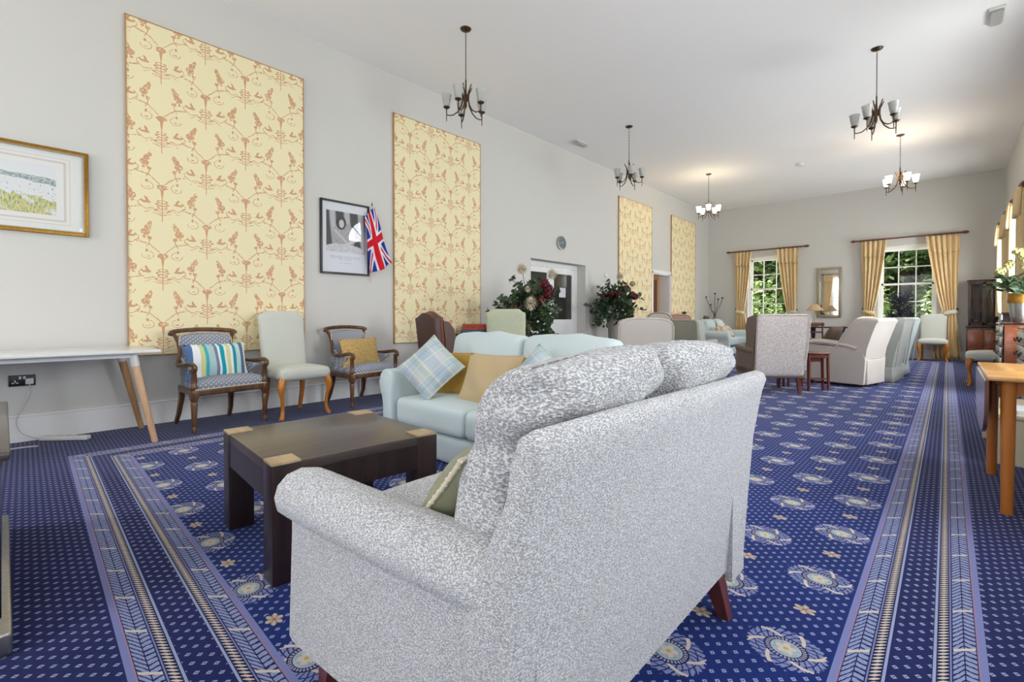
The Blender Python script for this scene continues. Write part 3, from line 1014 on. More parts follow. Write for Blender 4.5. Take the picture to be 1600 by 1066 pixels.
def ceil_unit(name, lab, x, y, sx, sy, h):
    t = thing(name, lab, 'ceiling fitting', (x, y, ZC))
    MB().box((0, 0, -.012), (sx, sy, .024), r=.006).build('base_plate', M['white_pl'], t)
    MB().rbox((0, 0, -h/2-.014), (sx*.8, sy*.86, h), .02).build('diffuser', M['frost'], t)
ceil_unit('emergency_light', 'oblong emergency light on the ceiling above the double doors', -4.99, 7.25, .12, .36, .05)
ceil_unit('emergency_light', 'oblong emergency light on the ceiling at the top right corner', .358, 7.2, .13, .36, .05)
t = thing('smoke_detector', 'round white smoke detector in the middle of the ceiling', 'smoke detector', (-2.30, 11.42, ZC))
MB().lathe([(.07, 0), (.07, -.02), (.05, -.045), (0, -.048)], (0, 0, 0), 24).build('detector_body', M['white_pl'], t)

# ---------------------------------------------------------------- chandeliers
def chandelier(x, y, lit, lab, rot):
    t = thing('chandelier', lab, 'chandelier', (x, y, ZC), rot, 'five-arm chandeliers')
    MB().lathe([(.0, -.028), (.02, -.026), (.055, -.012), (.062, 0)], (0, 0, 0), 28).build('ceiling_rose', M['bronze'], t)
    ch = MB(); n = 22; ztop, zb = -.03, -.58
    for i in range(n):
        z = ztop+(zb-ztop)*(i+.5)/n; L = (ztop-zb)/n*.66
        pts = [(.007*math.cos(a), 0, z+L*math.sin(a)) for a in [2*PI*k/8 for k in range(9)]]
        ch.tube(pts, .0022, 5, RZ(90*(i % 2)))
    ch.build('chain', M['bronze'], t)
    MB().lathe([(0, -.56), (.008, -.57), (.010, -.72), (.030, -.74), (.034, -.76), (.030, -.79), (.012, -.82), (.014, -.86), (0, -.90)], (0, 0, 0), 18).build('hub', M['bronze'], t)
    for k in range(5):
        m_ = RZ(72*k)
        path = [(.080, 0, -.635), (.058, 0, -.68), (.038, 0, -.72), (.034, 0, -.78), (.050, 0, -.86), (.090, 0, -.925), (.140, 0, -.96), (.185, 0, -.965), (.215, 0, -.955)]
        a = MB().tube(path, [.0055, .0075, .009, .009, .008, .0075, .007, .006, .006], 8, m_)
        a.tube([(.215, 0, -.88), (.215, 0, -1.03)], [.007, .004], 8, m_)
        arm = a.build('arm', M['bronze'], t)
        MB().lathe([(.008, -.895), (.034, -.880), (.038, -.872), (.0, -.870)], (.215, 0, 0), 16, m_).build('cup', M['bronze'], arm)
        MB().lathe([(.022, -.868), (.034, -.855), (.046, -.80), (.052, -.75), (.058, -.735), (.054, -.735), (.048, -.752), (.042, -.80), (.030, -.85), (0, -.862)], (.215, 0, 0), 20, m_).build('glass_shade', M['frost_lit' if lit else 'frost'], arm)
        if lit:
            l = bpy.data.lights.new('chandelier_bulb', 'POINT'); l.energy = 1.9; l.color = (1, .80, .56); l.shadow_soft_size = .04
            q = bpy.data.objects.new('chandelier_bulb', l); C.objects.link(q)
            a_ = rot+R(72*k); q.location = (x+.215*math.cos(a_), y+.215*math.sin(a_), ZC-.70)
chandelier(-3.98, 3.54, 0, 'unlit bronze chandelier nearest the camera on the left', R(8))
chandelier(-3.98, 7.22, 0, 'unlit bronze chandelier in the middle of the left row', R(20))
chandelier(-3.98, 10.84, 1, 'lit chandelier farthest away on the left', R(2))
chandelier(-.645, 7.15, 0, 'unlit bronze chandelier with white shades on the right', R(35))
chandelier(-.635, 10.82, 1, 'lit chandelier farthest away on the right', R(12))

# ---------------------------------------------------------------- curtains
def curtain_rod(lab, loc, rotz, L):
    t = thing('curtain_pole', lab, 'curtain pole', loc, rotz)
    MB().tube([(-L/2+.12, 0, 0), (L/2-.12, 0, 0)], .019, 14).build('pole', M['mahogany'], t)
    for s_ in (-1, 1):
        MB().lathe([(.019, 0), (.030, .01), (.022, .025), (.034, .05), (.036, .075), (.024, .105), (.010, .125), (0, .13)], (0, 0, 0), 16, T(s_*(L/2-.13), 0, 0) @ RY(90*s_)).build('finial', M['mahogany'], t)
        MB().box((s_*(L/2-.22), .055, 0), (.03, .11, .04), r=.008).build('bracket', M['mahogany'], t)
    return t
def curtain(lab, loc, rotz, wt, wb, inner, ztop, ztie, zbot, tie=True, amp=.035, folds=7, ring_parent=None, wtie=None):
    """local: hangs in XZ, room towards -Y; inner=+1 when the window is towards +X. Pulled towards the outer side at the tie."""
    t = thing('curtain', lab, 'curtain', loc, rotz, 'gold curtains')
    wtie = wtie or wt*.42
    def edges(z):
        # outer edge fixed near x = 0, inner edge swings
        if z >= ztie:
            k = (z-ztie)/(ztop-ztie); k2 = k**.8
            wdt = wtie+(wt-wtie)*k2; off = .05*(1-k)
        else:
            k = (ztie-z)/(ztie-zbot); wdt = wtie+(wb-wtie)*min(1, k*1.2)**.6; off = .05*(1-k)-.05*k
        return off, off+wdt
    def surf(z, u, extra=0, am=amp):
        a, b = edges(z)
        x = a+(b-a)*u
        zz = (z-zbot)/(ztop-zbot)
        pinch = 1-.45*math.exp(-((z-ztie)/.25)**2) if tie else 1
        y = am*pinch*math.sin(u*folds*2*PI+.7*math.sin(z*2))+.3*am*math.sin(u*folds*4.3*PI+1)+extra
        return (inner*x, y, z)
    nz, nu = 30, folds*10
    MB().sheet([[surf(zbot+(ztop-zbot)*i/nz, j/nu) for j in range(nu+1)] for i in range(nz+1)]).build('curtain_drop', M['silk'], t, solid=.004)
    MB().sheet([[tuple(Vector(surf(ztop-.38*(1-i/8), j/nu, -.022-.022*(1-i/8), amp*1.05))+Vector((0, 0, .012*math.sin(j*.9)*(1-i/8)+.03*(i == 8)))) for j in range(nu+1)] for i in range(9)]).build('valance', M['silk'], t, solid=.004)
    if tie:
        a, b = edges(ztie)
        pts = []
        for k in range(25):
            q = 2*PI*k/24
            pts.append((inner*((a+b)/2+(b-a)/2*1.08*math.cos(q)), (amp+.025)*math.sin(q)*1.2, ztie-.03*math.cos(q)*1.0))
        MB().tube(pts, .032, 8, flat=(.35, 1.3)).build('tie_back', M['ivory_tie'] if inner < 0 else M['silk'], t)
        MB().tube([(inner*(a-.02), .09, ztie+.05), (inner*(a-.02), .0, ztie+.06), (inner*(a-.02), -.03, ztie+.10)], .009, 8).build('holdback_hook', M['bronze'], t)
    rg = MB()
    for k in range(folds):
        a, b = edges(ztop); x = inner*(a+(b-a)*(k+.5)/folds)
        rg.tube([(x, .030*math.cos(q), ztop+.055+.030*math.sin(q)) for q in [2*PI*i/12 for i in range(13)]], .005, 6)
    rg.build('curtain_rings', M['mahogany'], t)
    return t
zr = 2.905
curtain_rod('dark red wooden curtain pole over the left far window', (-3.795, YF-.11, zr), 0, 2.14)
curtain_rod('dark red wooden curtain pole over the right far window', (-.74, YF-.11, zr), 0, 2.18)
curtain('gold curtain tied back at the left side of the left far window', (-4.62, YF-.11, 0), 0, .46, .42, 1, zr-.055, 1.14, .03, wtie=.20, folds=5)
curtain('gold curtain on the right side of the left far window, behind the ivory wing chair', (-2.98, YF-.11, 0), 0, .52, .42, -1, zr-.055, 1.12, .03, wtie=.22, folds=5)
curtain('gold curtain at the left side of the right far window, behind the recliners', (-1.60, YF-.11, 0), 0, .50, .42, 1, zr-.055, 1.12, .03, wtie=.20, folds=5)
curtain('long gold curtain tied with an ivory band behind the pale chair at the far wall', (.20, YF-.11, 0), 0, .58, .50, -1, zr-.055, 1.10, .03, wtie=.22, folds=6)
for (y, w_, a, c, l1, l2, l3) in ((13.35, 1.1, 1.05, 2.75, 'curtain pole over the farther right-hand window', 'gold curtain at the far end of the farther right-hand window', 'gold curtain at the near end of the farther right-hand window'),
                       (10.8, 1.1, 1.05, 2.75, 'curtain pole over the nearer right-hand window', 'gold curtain at the far end of the nearer right-hand window', 'gold curtain at the near end of the nearer right-hand window')):
    curtain_rod(l1, (XR-.12, y, zr), -PI/2, 1.95)
    curtain(l2, (XR-.12, y+.88, 0), -PI/2, .42, .36, 1, zr-.055, 1.35, 1.0 if y > 12 else 1.0, False, .03, 5)
    curtain(l3, (XR-.12, y-.88, 0), -PI/2, .42, .36, -1, zr-.055, 1.35, 1.0, False, .03, 5)

curtain_rod('dark red wooden curtain pole over the window behind the camera, seen in the mirror', (-4.35, YN+.11, 3.42), PI, 2.0)
curtain('gold curtain seen reflected in the tall mirror', (-5.28, YN+.11, 0), PI, .52, .42, -1, 3.365, 1.2, .03, wtie=.24, folds=5)

# ---------------------------------------------------------------- mirror and china cabinet
t = thing('wall_mirror', 'tall champagne-framed mirror between the two far windows', 'mirror', (-2.285, YF, 1.64))
b = MB()
for s_ in (-1, 1):
    b.box((s_*.235, -.03, 0), (.07, .05, 1.32), r=.010); b.box((0, -.03, s_*.625), (.405, .047, .07), r=.006)
b.build('frame', M['champagne'], t)
MB().box((0, -.03, 0), (.42, .012, 1.20)).build('mirror_plate', M['mirror'], t)

t = thing('china_cabinet', 'dark mahogany glazed china cabinet in the far right corner', 'cabinet', (.585, 14.58, 0))
MB().box((0, 0, .40), (.54, .40, .72), r=.008).box((0, -.005, .03), (.56, .41, .06), r=.006).build('lower_case', M['dark_mahog'], t)
MB().box((0, -.005, .785), (.58, .42, .03), r=.008).build('ledge', M['dark_mahog'], t)
b = MB(); b.box((0, .17, 1.28), (.48, .02, .96))
for s_ in (-1, 1): b.box((s_*.235, .02, 1.28), (.02, .32, .96))
b.box((0, .02, 1.76), (.50, .34, .03)); b.box((0, .02, .81), (.48, .32, .02)); b.box((0, .02, 1.1), (.45, .30, .012)); b.box((0, .02, 1.42), (.45, .30, .012))
b.build('upper_case', M['dark_mahog'], t)
MB().box((0, .01, 1.79), (.54, .37, .03), r=.01).build('cornice', M['dark_mahog'], t)
for s_ in (-1, 1):
    d = MB()
    for q in (-1, 1): d.box((s_*.118+q*.102, -.15, 1.28), (.028, .02, .92))
    for zz in (.84, 1.73): d.box((s_*.118, -.15, zz), (.23, .02, .04))
    o = d.build('glazed_door', M['dark_mahog'], t)
    tr_ = MB()
    for q in (-1, 1):
        tr_.tube([(s_*.118+q*.07, -.155, .86), (s_*.118+q*.03, -.155, 1.0), (s_*.118+q*.045, -.155, 1.2), (s_*.118+q*.045, -.155, 1.45), (s_*.118, -.155, 1.62), (s_*.118-q*.04, -.155, 1.72)], .004, 6)
    tr_.build('tracery', M['dark_mahog'], o)
    MB().box((s_*.118, -.145, 1.28), (.19, .004, .86)).build('pane', M['glass'], o)
    d = MB().box((s_*.13, -.205, .40), (.25, .015, .62), r=.004)
    o = d.build('cupboard_door', M['chest'], t)
    MB().lathe([(0, 0), (.012, .006), (.006, .02), (.012, .03), (0, .034)], (0, 0, 0), 10, T(s_*.03, -.212, .45) @ RX(90)).build('knob', M['bronze'], o)
for k in range(3):
    for zc in (.822,):
        b = MB().lathe([(0, 0), (.04, .0), (.05, .04), (.03, .07), (.035, .09), (0, .09)], (0, 0, 0), 14)
        tag(b.build('china_jar', M['champagne'], loc=(.46+.12*k, 14.60, zc-.002+.008)), 'small brass-coloured ornament on a shelf inside the china cabinet', 'ornament', 'ornaments in the china cabinet')

# ================================================================== foreground sofa
ox, oy = -.86, 1.12
fs = thing('two_seat_sofa', 'cream tweed two-seat sofa in the foreground, seen from behind', 'sofa', (ox, oy, 0))
OFF = T(-ox, -oy, 0)
def lerp(a, b, t): return a+(b-a)*t
def smooth_path(pts, n):
    # Catmull-Rom through 2-D/3-D points
    P = [Vector(p) for p in pts]; out = []
    for i in range(len(P)-1):
        p0, p1, p2, p3 = P[max(i-1, 0)], P[i], P[i+1], P[min(i+2, len(P)-1)]
        for k in range(n):
            t = k/n
            out.append(.5*((2*p1)+(-p0+p2)*t+(2*p0-5*p1+4*p2-p3)*t*t+(-p0+3*p1-3*p2+p3)*t**3))
    out.append(P[-1]); return out
# back frame: cross-section in XZ swept along Y
def back_sec(y, sh):
    top = .812+.004*math.sin(y*3)
    pts = [(-.535, .15), (-.520, .35), (-.500, .58), (-.472, .74), (-.458, top-.025), (-.466, top-.004), (-.490, top+.004), (-.530, top-.010), (-.548, top-.06), (-.575, .70), (-.600, .60), (-.640, .46), (-.66, .15)]
    k = max(0, min(1, (.95-y)/.4))
    ins = {8: .030, 7: .030, 9: .038, 10: .022, 6: .012}
    pts = [(p[0]+ins.get(i, 0)*k+(.008*k if i == 9 else 0), p[1]) for i, p in enumerate(pts)]
    c = (-.52, .45)
    return [(c[0]+(p[0]-c[0])*sh[0], y, c[1]+(p[1]-c[1])*sh[1]) for p in pts]
b = MB(); rings = []
for (y, a, c) in ((.556, .86, .975), (.559, .95, .992), (.566, .99, .999), (.58, 1, 1), (.9, 1.02, 1), (1.2, 1.03, 1), (1.5, 1.02, 1), (1.78, 1, 1), (1.796, .985, .998), (1.804, .92, .985), (1.808, .80, .95)):
    rings.append(back_sec(y, (a, c)))
b.loft(rings, M_=OFF)
b.build('back_frame', M['tweed'], fs, angle=50)
def sofa_arm(side):
    # side -1 = the near arm; outline in (offset outwards, z)
    sec = [(-.075, .12), (-.07, .40), (-.078, .49), (-.066, .535), (-.035, .562), (.010, .570), (.055, .560), (.083, .535), (.093, .503), (.086, .472), (.062, .456), (.040, .450), (.040, .40), (.050, .12)]
    rings = []
    for (x, sc, zs) in ((-.515, .97, 1), (-.56, 1, 1), (-.70, 1, 1), (-.9, 1.0, 1), (-1.1, 1.0, 1), (-1.25, 1.0, 1), (-1.298, .97, .995), (-1.322, .88, .98), (-1.332, .70, .95)):
        k = (x+.50)/(-.78)
        cy = (.660-.085*k-.010*math.sin(k*3)) if side < 0 else (1.700+.045*k)
        lift = .012*k
        rings.append([(x, cy+side*o*sc, .34+(z-.34)*zs+(lift if z > .3 else 0)) for (o, z) in sec])
    m = MB().loft(rings, M_=OFF)
    return m.build('arm', M['tweed'], fs, angle=60)
sofa_arm(-1); sofa_arm(1)
MB().rbox((-.95-ox, 1.18-oy, .215), (.62, 1.02, .19), .02).build('seat_base', M['tweed'], fs)
for (y0, y1) in ((.70, 1.178), (1.186, 1.68)):
    MB().rbox((-.955-ox, (y0+y1)/2-oy, .395), (.63, y1-y0, .17), .055, bulge=(0, 0, .03)).build('seat_cushion', M['tweed'], fs)
def back_cushion(y0, y1, seed):
    rings = []
    L = [(.455, .080, .90, -.735), (.475, .105, .97, -.735), (.54, .120, 1.0, -.722), (.62, .122, 1.0, -.705), (.69, .115, .99, -.690), (.730, .100, .95, -.680), (.755, .106, .97, -.668), (.80, .122, 1.01, -.645), (.845, .122, 1.02, -.622), (.885, .100, 1.0, -.600), (.910, .066, .97, -.585), (.919, .02, .88, -.58)]
    cy, hw = (y0+y1)/2, (y1-y0)/2
    out = []
    for (z, tx, sy, cx) in smooth_path([(l[0], l[1], l[2]) for l in L], 3) and [(l) for l in L]:
        out.append((z, tx, sy, cx))
    P1 = smooth_path([(l[0], l[1], l[2]) for l in L], 3); P2 = smooth_path([(l[0], l[3], 0) for l in L], 3)
    for a, c in zip(P1, P2):
        z, tx, sy, cx = a.x, a.y, a.z, c.y
        ring = []
        n = 44
        for i in range(n):
            th = 2*PI*i/n
            ex = 2/3.8
            q1, q2 = math.cos(th), math.sin(th)
            px = tx*sgn(q2)*abs(q2)**ex*(.92+.08*math.cos(q1*3))
            py = hw*sy*sgn(q1)*abs(q1)**ex
            wr = .006*math.sin(py*38+z*30+seed)+.005*math.sin(py*17-z*55+seed)
            zz = z-.014*abs(q1)**6*max(0, (z-.8)/.12)+.010*math.sin(py*9+seed)*max(0, (z-.7)/.2)
            ring.append((cx+px+wr, cy+py+wr*.8*sgn(q1), zz))
        out2 = ring; rings.append(out2)
    MB().loft(rings, M_=OFF).build('back_cushion', M['tweed2'], fs, angle=80)
back_cushion(.648, 1.160, 0); back_cushion(1.172, 1.70, 2.2)
for (x, y, dx, dy, zt) in ((-.575, 1.60, .040, .02, .17), (-.575, .66, .03, -.02, .17), (-1.20, .60, -.02, -.015, .14), (-1.20, 1.72, -.02, .015, .14)):
    MB().sq([(x-ox, y-oy, zt), (x+dx*.5-ox, y+dy*.5-oy, zt*.5), (x+dx-ox, y+dy-oy, 0)], [(.060, .060), (.048, .048), (.036, .036)]).build('leg', M['mahogany'], fs)
t = thing('scatter_cushion', 'olive green cushion with cream rope edge on the cream tweed sofa', 'cushion', (-.945, .800, .485), R(-88))
mt = T(0, .10, .115) @ RX(-44) @ RY(4)
MB().pillow((0, 0, 0), .30, .30, .11, mt).build('cover', M['green'], t)
rp = MB(); pts = []
for k in range(161):
    q = k/160*4; e = int(q) % 4; f = q-int(q)
    u, v = ((-1+2*f, -1), (1, -1+2*f), (1-2*f, 1), (-1, 1-2*f))[e]
    x = .15*u*(1-.06*(1-v*v)); z = .15*v*(1-.06*(1-u*u))
    pts.append((x, 0, z))
rp.tube(pts, .0055, 8, mt)
rp.tube([(p[0]+.004*math.cos(i*1.9), .004*math.sin(i*1.9), p[2]+.003*math.cos(i*1.9)) for i, p in enumerate(pts)], .004, 6, mt)
rp.build('rope_edge', M['cream_cord'], t)

# ================================================================== coffee table
cc = Vector((-2.157, 1.048, 0)); ca = R(-4.0)
t = thing('coffee_table', 'dark brown square coffee table with pale end-grain corner blocks', 'coffee table', tuple(cc), ca)
Wc, Dc, Hc, lg = .74, .72, .455, .105
b = MB().box((0, 0, Hc-.023), (Wc-.004, Dc-.004, .040), r=.002); b.build('table_top', M['espresso_top'], t)
for s_ in (-1, 1):
    MB().box((s_*(Wc/2-.014), 0, Hc-.098), (.022, Dc-2*lg+.01, .110)).build('apron', M['espresso'], t)
    MB().box((0, s_*(Dc/2-.014), Hc-.098), (Wc-2*lg+.01, .022, .110)).build('apron', M['espresso'], t)
    for q in (-1, 1):
        l = MB().box((s_*(Wc/2-lg/2+.001), q*(Dc/2-lg/2+.001), (Hc-.006)/2), (lg, lg, Hc-.006), r=.003).build('leg', M['espresso'], t)
        MB().box((s_*(Wc/2-lg/2+.001), q*(Dc/2-lg/2+.001), Hc-.002), (lg-.001, lg-.001, .008)).build('end_grain_block', M['endgrain'], l)

# ================================================================== pale blue sofa
def loose_sofa(lab, loc, rot, W, D, arm_w, arm_h, seat_h, back_h, ncush, back_c_h, name='loose_cover_sofa'):
    """front is local -Y, origin at centre of footprint"""
    t = thing(name, lab, 'sofa', loc, rot)
    MB().rbox((0, 0, .10), (W-.10, D-.04, .18), .03).build('skirt', M['blue'], t)
    for s_ in (-1, 1):
        sec = [(-.08, .02), (-.075, arm_h-.17), (-.085, arm_h-.10), (-.07, arm_h-.03), (-.02, arm_h), (.04, arm_h-.003), (.085, arm_h-.04), (.105, arm_h-.10), (.09, arm_h-.16), (.06, arm_h-.21), (.045, arm_h-.28), (.045, .02)]
        rings = []
        for (y, sc) in ((-D/2-.012, .82), (-D/2-.004, .95), (-D/2+.02, 1), (0, 1), (D/2-.10, 1), (D/2-.04, .98)):
            rings.append([(s_*(W/2-.10+o*sc), y, (arm_h*.5+(z-arm_h*.5)*(sc*.3+.7)) if z > .05 else z) for (o, z) in sec])
        MB().loft(rings).build('arm', M['blue'], t, angle=60)
        pt = [(s_*(W/2-.10+o*.96), -D/2-.006, arm_h*.5+(z-arm_h*.5)*.985) for (o, z) in sec[1:-1]]
    MB().rbox((0, D/2-.13, back_h/2+.02), (W-.16, .20, back_h-.04), .075, fn=lambda x, y, z: (x, y+.06*(z+back_h/2)/back_h, z+.015*math.cos(x*3))).build('back_frame', M['blue'], t)
    inner = W-2*arm_w; cw = inner/ncush
    for k in range(ncush):
        x = -inner/2+cw*(k+.5)
        MB().rbox((x, -.10, seat_h-.085), (cw-.008, D-.20, .19), .045, bulge=(0, .0, .028)).build('seat_cushion', M['blue'], t)
        MB().rbox((x, D/2-.30, seat_h+(back_c_h-seat_h)/2+.01), (cw-.012, .19, back_c_h-seat_h), .065, bulge=(0, .05, .0),
                  fn=lambda a, b_, c_: (a+.01*math.sin(c_*12), b_+.16*(c_+.2), c_-.035*(a/(cw/2))**2*(c_ > 0)+.028*(1 if a < -cw*.3 and c_ > .1 else 0)*abs(a/(cw/2))**6+.008*math.sin(a*20)*(c_ > 0))).build('back_cushion', M['blue'], t)
    return t
BS = loose_sofa('pale blue loose-cover sofa in the middle, facing the dark coffee table', (-2.275, 2.43, 0), 0, 1.94, .88, .20, .60, .385, .80, 2, .87)
def cushion(lab, name, mat, loc, rz, tilt, w_, h_, t_, roll=0, grp=None):
    """stands on loc (its lowest point), front -Y"""
    t = thing(name, lab, 'cushion', loc, R(rz), grp)
    mt = T(0, 0, (h_/2 if not roll else (w_*abs(math.sin(R(roll)))+h_*abs(math.cos(R(roll))))/2)*math.cos(R(tilt))-.005) @ RX(-tilt) @ RY(roll)
    o = MB().pillow((0, 0, 0), w_, h_, t_).build('cover', mat, t)
    o.matrix_local = mt
    pts = []
    for k in range(81):
        q = k/80*4; e = int(q) % 4; f = q-int(q)
        u, v = ((-1+2*f, -1), (1, -1+2*f), (1-2*f, 1), (-1, 1-2*f))[e]
        pts.append((w_/2*u*(1-.06*(1-v*v)), 0, h_/2*v*(1-.06*(1-u*u))))
    p = MB().tube(pts, .004, 6).build('seam_piping', mat, t)
    p.matrix_local = mt
    return t
cushion('mustard cushion behind the tartan cushion on the pale blue sofa', 'scatter_cushion', M['mustard'], (-2.84, 2.36, .40), 16, 26, .46, .36, .13)
cushion('mustard velvet cushion peeping out behind the sand-coloured cushion', 'scatter_cushion', M['mustard'], (-2.56, 2.50, .42), -2, 16, .34, .36, .10)
cushion('large sand-coloured cushion in the middle of the pale blue sofa', 'scatter_cushion', M['sand'], (-2.34, 2.30, .40), 6, 24, .48, .37, .15)
cushion('blue tartan cushion standing on one corner against the left arm of the pale blue sofa', 'tartan_cushion', M['tartan'], (-2.80, 2.14, .395), 34, 26, .37, .37, .12, 43)
cushion('mustard cushion to the right of the sand-coloured cushion', 'scatter_cushion', M['mustard'], (-2.02, 2.42, .41), 8, 24, .36, .34, .12)
cushion('blue tartan cushion half hidden behind the foreground tweed sofa', 'tartan_cushion', M['tartan'], (-1.86, 2.24, .40), 10, 24, .34, .34, .12, 36)
cushion('mustard cushion at the right end of the pale blue sofa, mostly hidden', 'scatter_cushion', M['mustard'], (-1.62, 2.36, .41), 0, 24, .36, .35, .13)

# ================================================================== regency armchairs
def regency(lab, loc, rot):
    t = thing('carved_armchair', lab, 'armchair', loc, rot)
    fw, rw, dp = .64, .47, .50
    zs = .40
    # seat
    def taper(x, y, z): return (x*(1-.22*(y/dp+.5)), y, z)
    MB().rbox((0, -.01, zs), (fw-.02, dp-.04, .10), .045, bulge=(0, 0, .03), fn=taper).build('seat', M['dots'], t)
    MB().rbox((0, -.005, zs-.055), (fw, dp, .055), .012, fn=taper).build('seat_rail', M['walnut'], t)
    pp = [(-.30, -.26, zs-.025), (.30, -.26, zs-.025)]
    MB().tube(pp, .006, 6).build('braid', M['piping'], t)
    for s_ in (-1, 1):
        x = s_*.30; y = -.235
        b = MB().lathe([(.014, 0), (.018, .05), (.013, .06), (.018, .07), (.026, .26), (.022, .27), (.030, .285), (.030, .30)], (x, y, 0), 14)
        b.box((x, y, .335), (.060, .060, .075), r=.008)
        b.build('leg', M['walnut'], t)
        MB().lathe([(.022, .37), (.030, .39), (.020, .41), (.024, .46), (.020, .53), (.026, .54), (.018, .56)], (x, y, 0), 14).build('arm_post', M['walnut'], t)
        xr = s_*.215
        MB().sq([(xr, .24, .37), (xr, .25, .25), (xr+s_*.012, .285, .10), (xr+s_*.02, .335, 0)], [(.045, .045), (.038, .040), (.032, .034), (.028, .030)]).build('leg', M['walnut'], t)
        # sweeping arm from the top rail down to the scroll
        path = smooth_path([(s_*.265, .315, .855), (s_*.235, .285, .79), (s_*.222, .26, .70), (s_*.235, .235, .63), (s_*.275, .17, .575), (s_*.305, .05, .565), (s_*.312, -.10, .580), (s_*.308, -.20, .592), (s_*.305, -.262, .575), (s_*.303, -.262, .545), (s_*.303, -.240, .548)], 4)
        MB().tube([tuple(p) for p in path], [.017]*20+[.019]*(len(path)-20), 8, flat=(1.1, 1)).build('arm', M['walnut'], t)
        # inset side panel below the arm
        g = MB().prism([(.20, .42), (.22, .62), (.10, .565), (-.10, .555), (-.14, .54), (-.02, .46), (.0, .42)], 'x', -.012, .012, T(s_*.262, 0, 0) @ RZ(s_*11))
        g.build('side_panel', M['dots'], t)
    def bow(x, y, z): return (x, y+.05*(1-(x/.24)**2)*.8+(z+.2)*.14, z+.018*(1-(x/.24)**2)*(1 if z > 0 else 0))
    MB().rbox((0, .235, .635), (.455, .045, .37), .02, bulge=(0, .02, 0), fn=bow).build('backrest', M['dots'], t)
    tr_ = smooth_path([(-.285, .30, .832), (-.262, .315, .858), (-.15, .345, .872), (0, .36, .878), (.15, .345, .872), (.262, .315, .858), (.285, .30, .832)], 5)
    MB().tube([tuple(p) for p in tr_], .021, 8, flat=(.9, 1)).build('top_rail', M['walnut'], t)
    pth = smooth_path([(-.222, .225, .50), (-.222, .245, .66), (-.222, .27, .80), (-.16, .30, .835), (0, .32, .845), (.16, .30, .835), (.222, .27, .80), (.222, .245, .66), (.222, .225, .50)], 5)
    MB().tube([tuple(p) for p in pth], .006, 6).build('braid', M['piping'], t)
    return t
regency('carved walnut armchair in spotted blue fabric holding the striped cushion', (-4.975, 1.36, 0), R(98))
regency('carved walnut armchair in spotted blue fabric holding the gold cushion', (-5.02, 2.84, 0), R(97))
cushion('blue, teal and yellow striped cushion on the left carved armchair', 'striped_cushion', M['stripes'], (-4.93, 1.33, .435), 98, 14, .52, .33, .12)
t = cushion('gold damask cushion with a tassel on the right carved armchair', 'tasselled_cushion', M['gold_damask'], (-4.98, 2.80, .435), 97, 14, .50, .33, .12)
MB().lathe([(0, 0), (.012, .005), (.020, .03), (.014, .05), (.006, .055), (0, .06)], (.20, -.07, .01), 10).build('tassel', M['gold_damask'], t)

# ================================================================== pale dining chairs with cabriole legs
def cabriole(x, y, sx, sy, h=.40):
    P = smooth_path([(0, 0, h), (.014*sx, .014*sy, h-.06), (.018*sx, .018*sy, h-.12), (.004*sx, .004*sy, .20), (-.004*sx, -.004*sy, .10), (.004*sx, .004*sy, .04), (.018*sx, .018*sy, .012), (.024*sx, .024*sy, 0)], 3)
    n = len(P); rr = []
    for i in range(n):
        z = P[i].z
        rr.append(.036 if z > h-.05 else (.032 if z > h-.13 else (.022 if z > .25 else (.016 if z > .06 else .022))))
    for _ in range(2): rr = [rr[0]]+[(rr[i-1]+rr[i]+rr[i+1])/3 for i in range(1, n-1)]+[rr[-1]]
    return MB().tube([(x+p.x, y+p.y, p.z) for p in P], rr, 10)
def pale_chair(lab, loc, rot, mat='pale', H=1.06, legmat='honey', hump=True, grp=None):
    t = thing('upholstered_dining_chair', lab, 'chair', loc, rot, grp)
    MB().rbox((0, -.02, .435), (.52, .50, .11), .045, bulge=(0, 0, .03), fn=lambda x, y, z: (x*(1-.14*(y/.5+.5)), y, z)).build('seat', M[mat], t)
    bh = H-.40
    def bk(x, y, z):
        k = (z+bh/2)/bh
        e = x/.225
        drop = -.035*max(0, min(1, (abs(e)-.72)/.10)) if (k > .93 and hump) else 0
        return (x*(1+.05*k), y+.105*k, z+drop)
    MB().rbox((0, .205, .40+bh/2), (.445, .085, bh), .03, bulge=(0, .018, .0), fn=bk, div=9).build('backrest', M[mat], t)
    for s_ in (-1, 1):
        cabriole(s_*.225, -.225, s_, -1).build('leg', M[legmat], t)
        MB().sq([(s_*.185, .20, .40), (s_*.185, .215, .22), (s_*.19, .285, 0)], [(.045, .045), (.036, .040), (.030, .034)]).build('leg', M[legmat], t)
    return t
pale_chair('pale sage high-back chair with honey legs between the two carved armchairs', (-4.93, 2.03, 0), R(93))
pale_chair('pale sage chair with honey legs against the far wall beneath the right window', (-.235, 14.37, 0), 0)
pale_chair('pale sage chair with honey legs beside the chest of drawers, facing the room', (.475, 9.62, 0), R(-90), H=.93)
pale_chair('pale green checked dining chair drawn up to the mahogany writing table', (-3.97, 4.22, 0), R(180+38), 'lightgreen', 1.09)

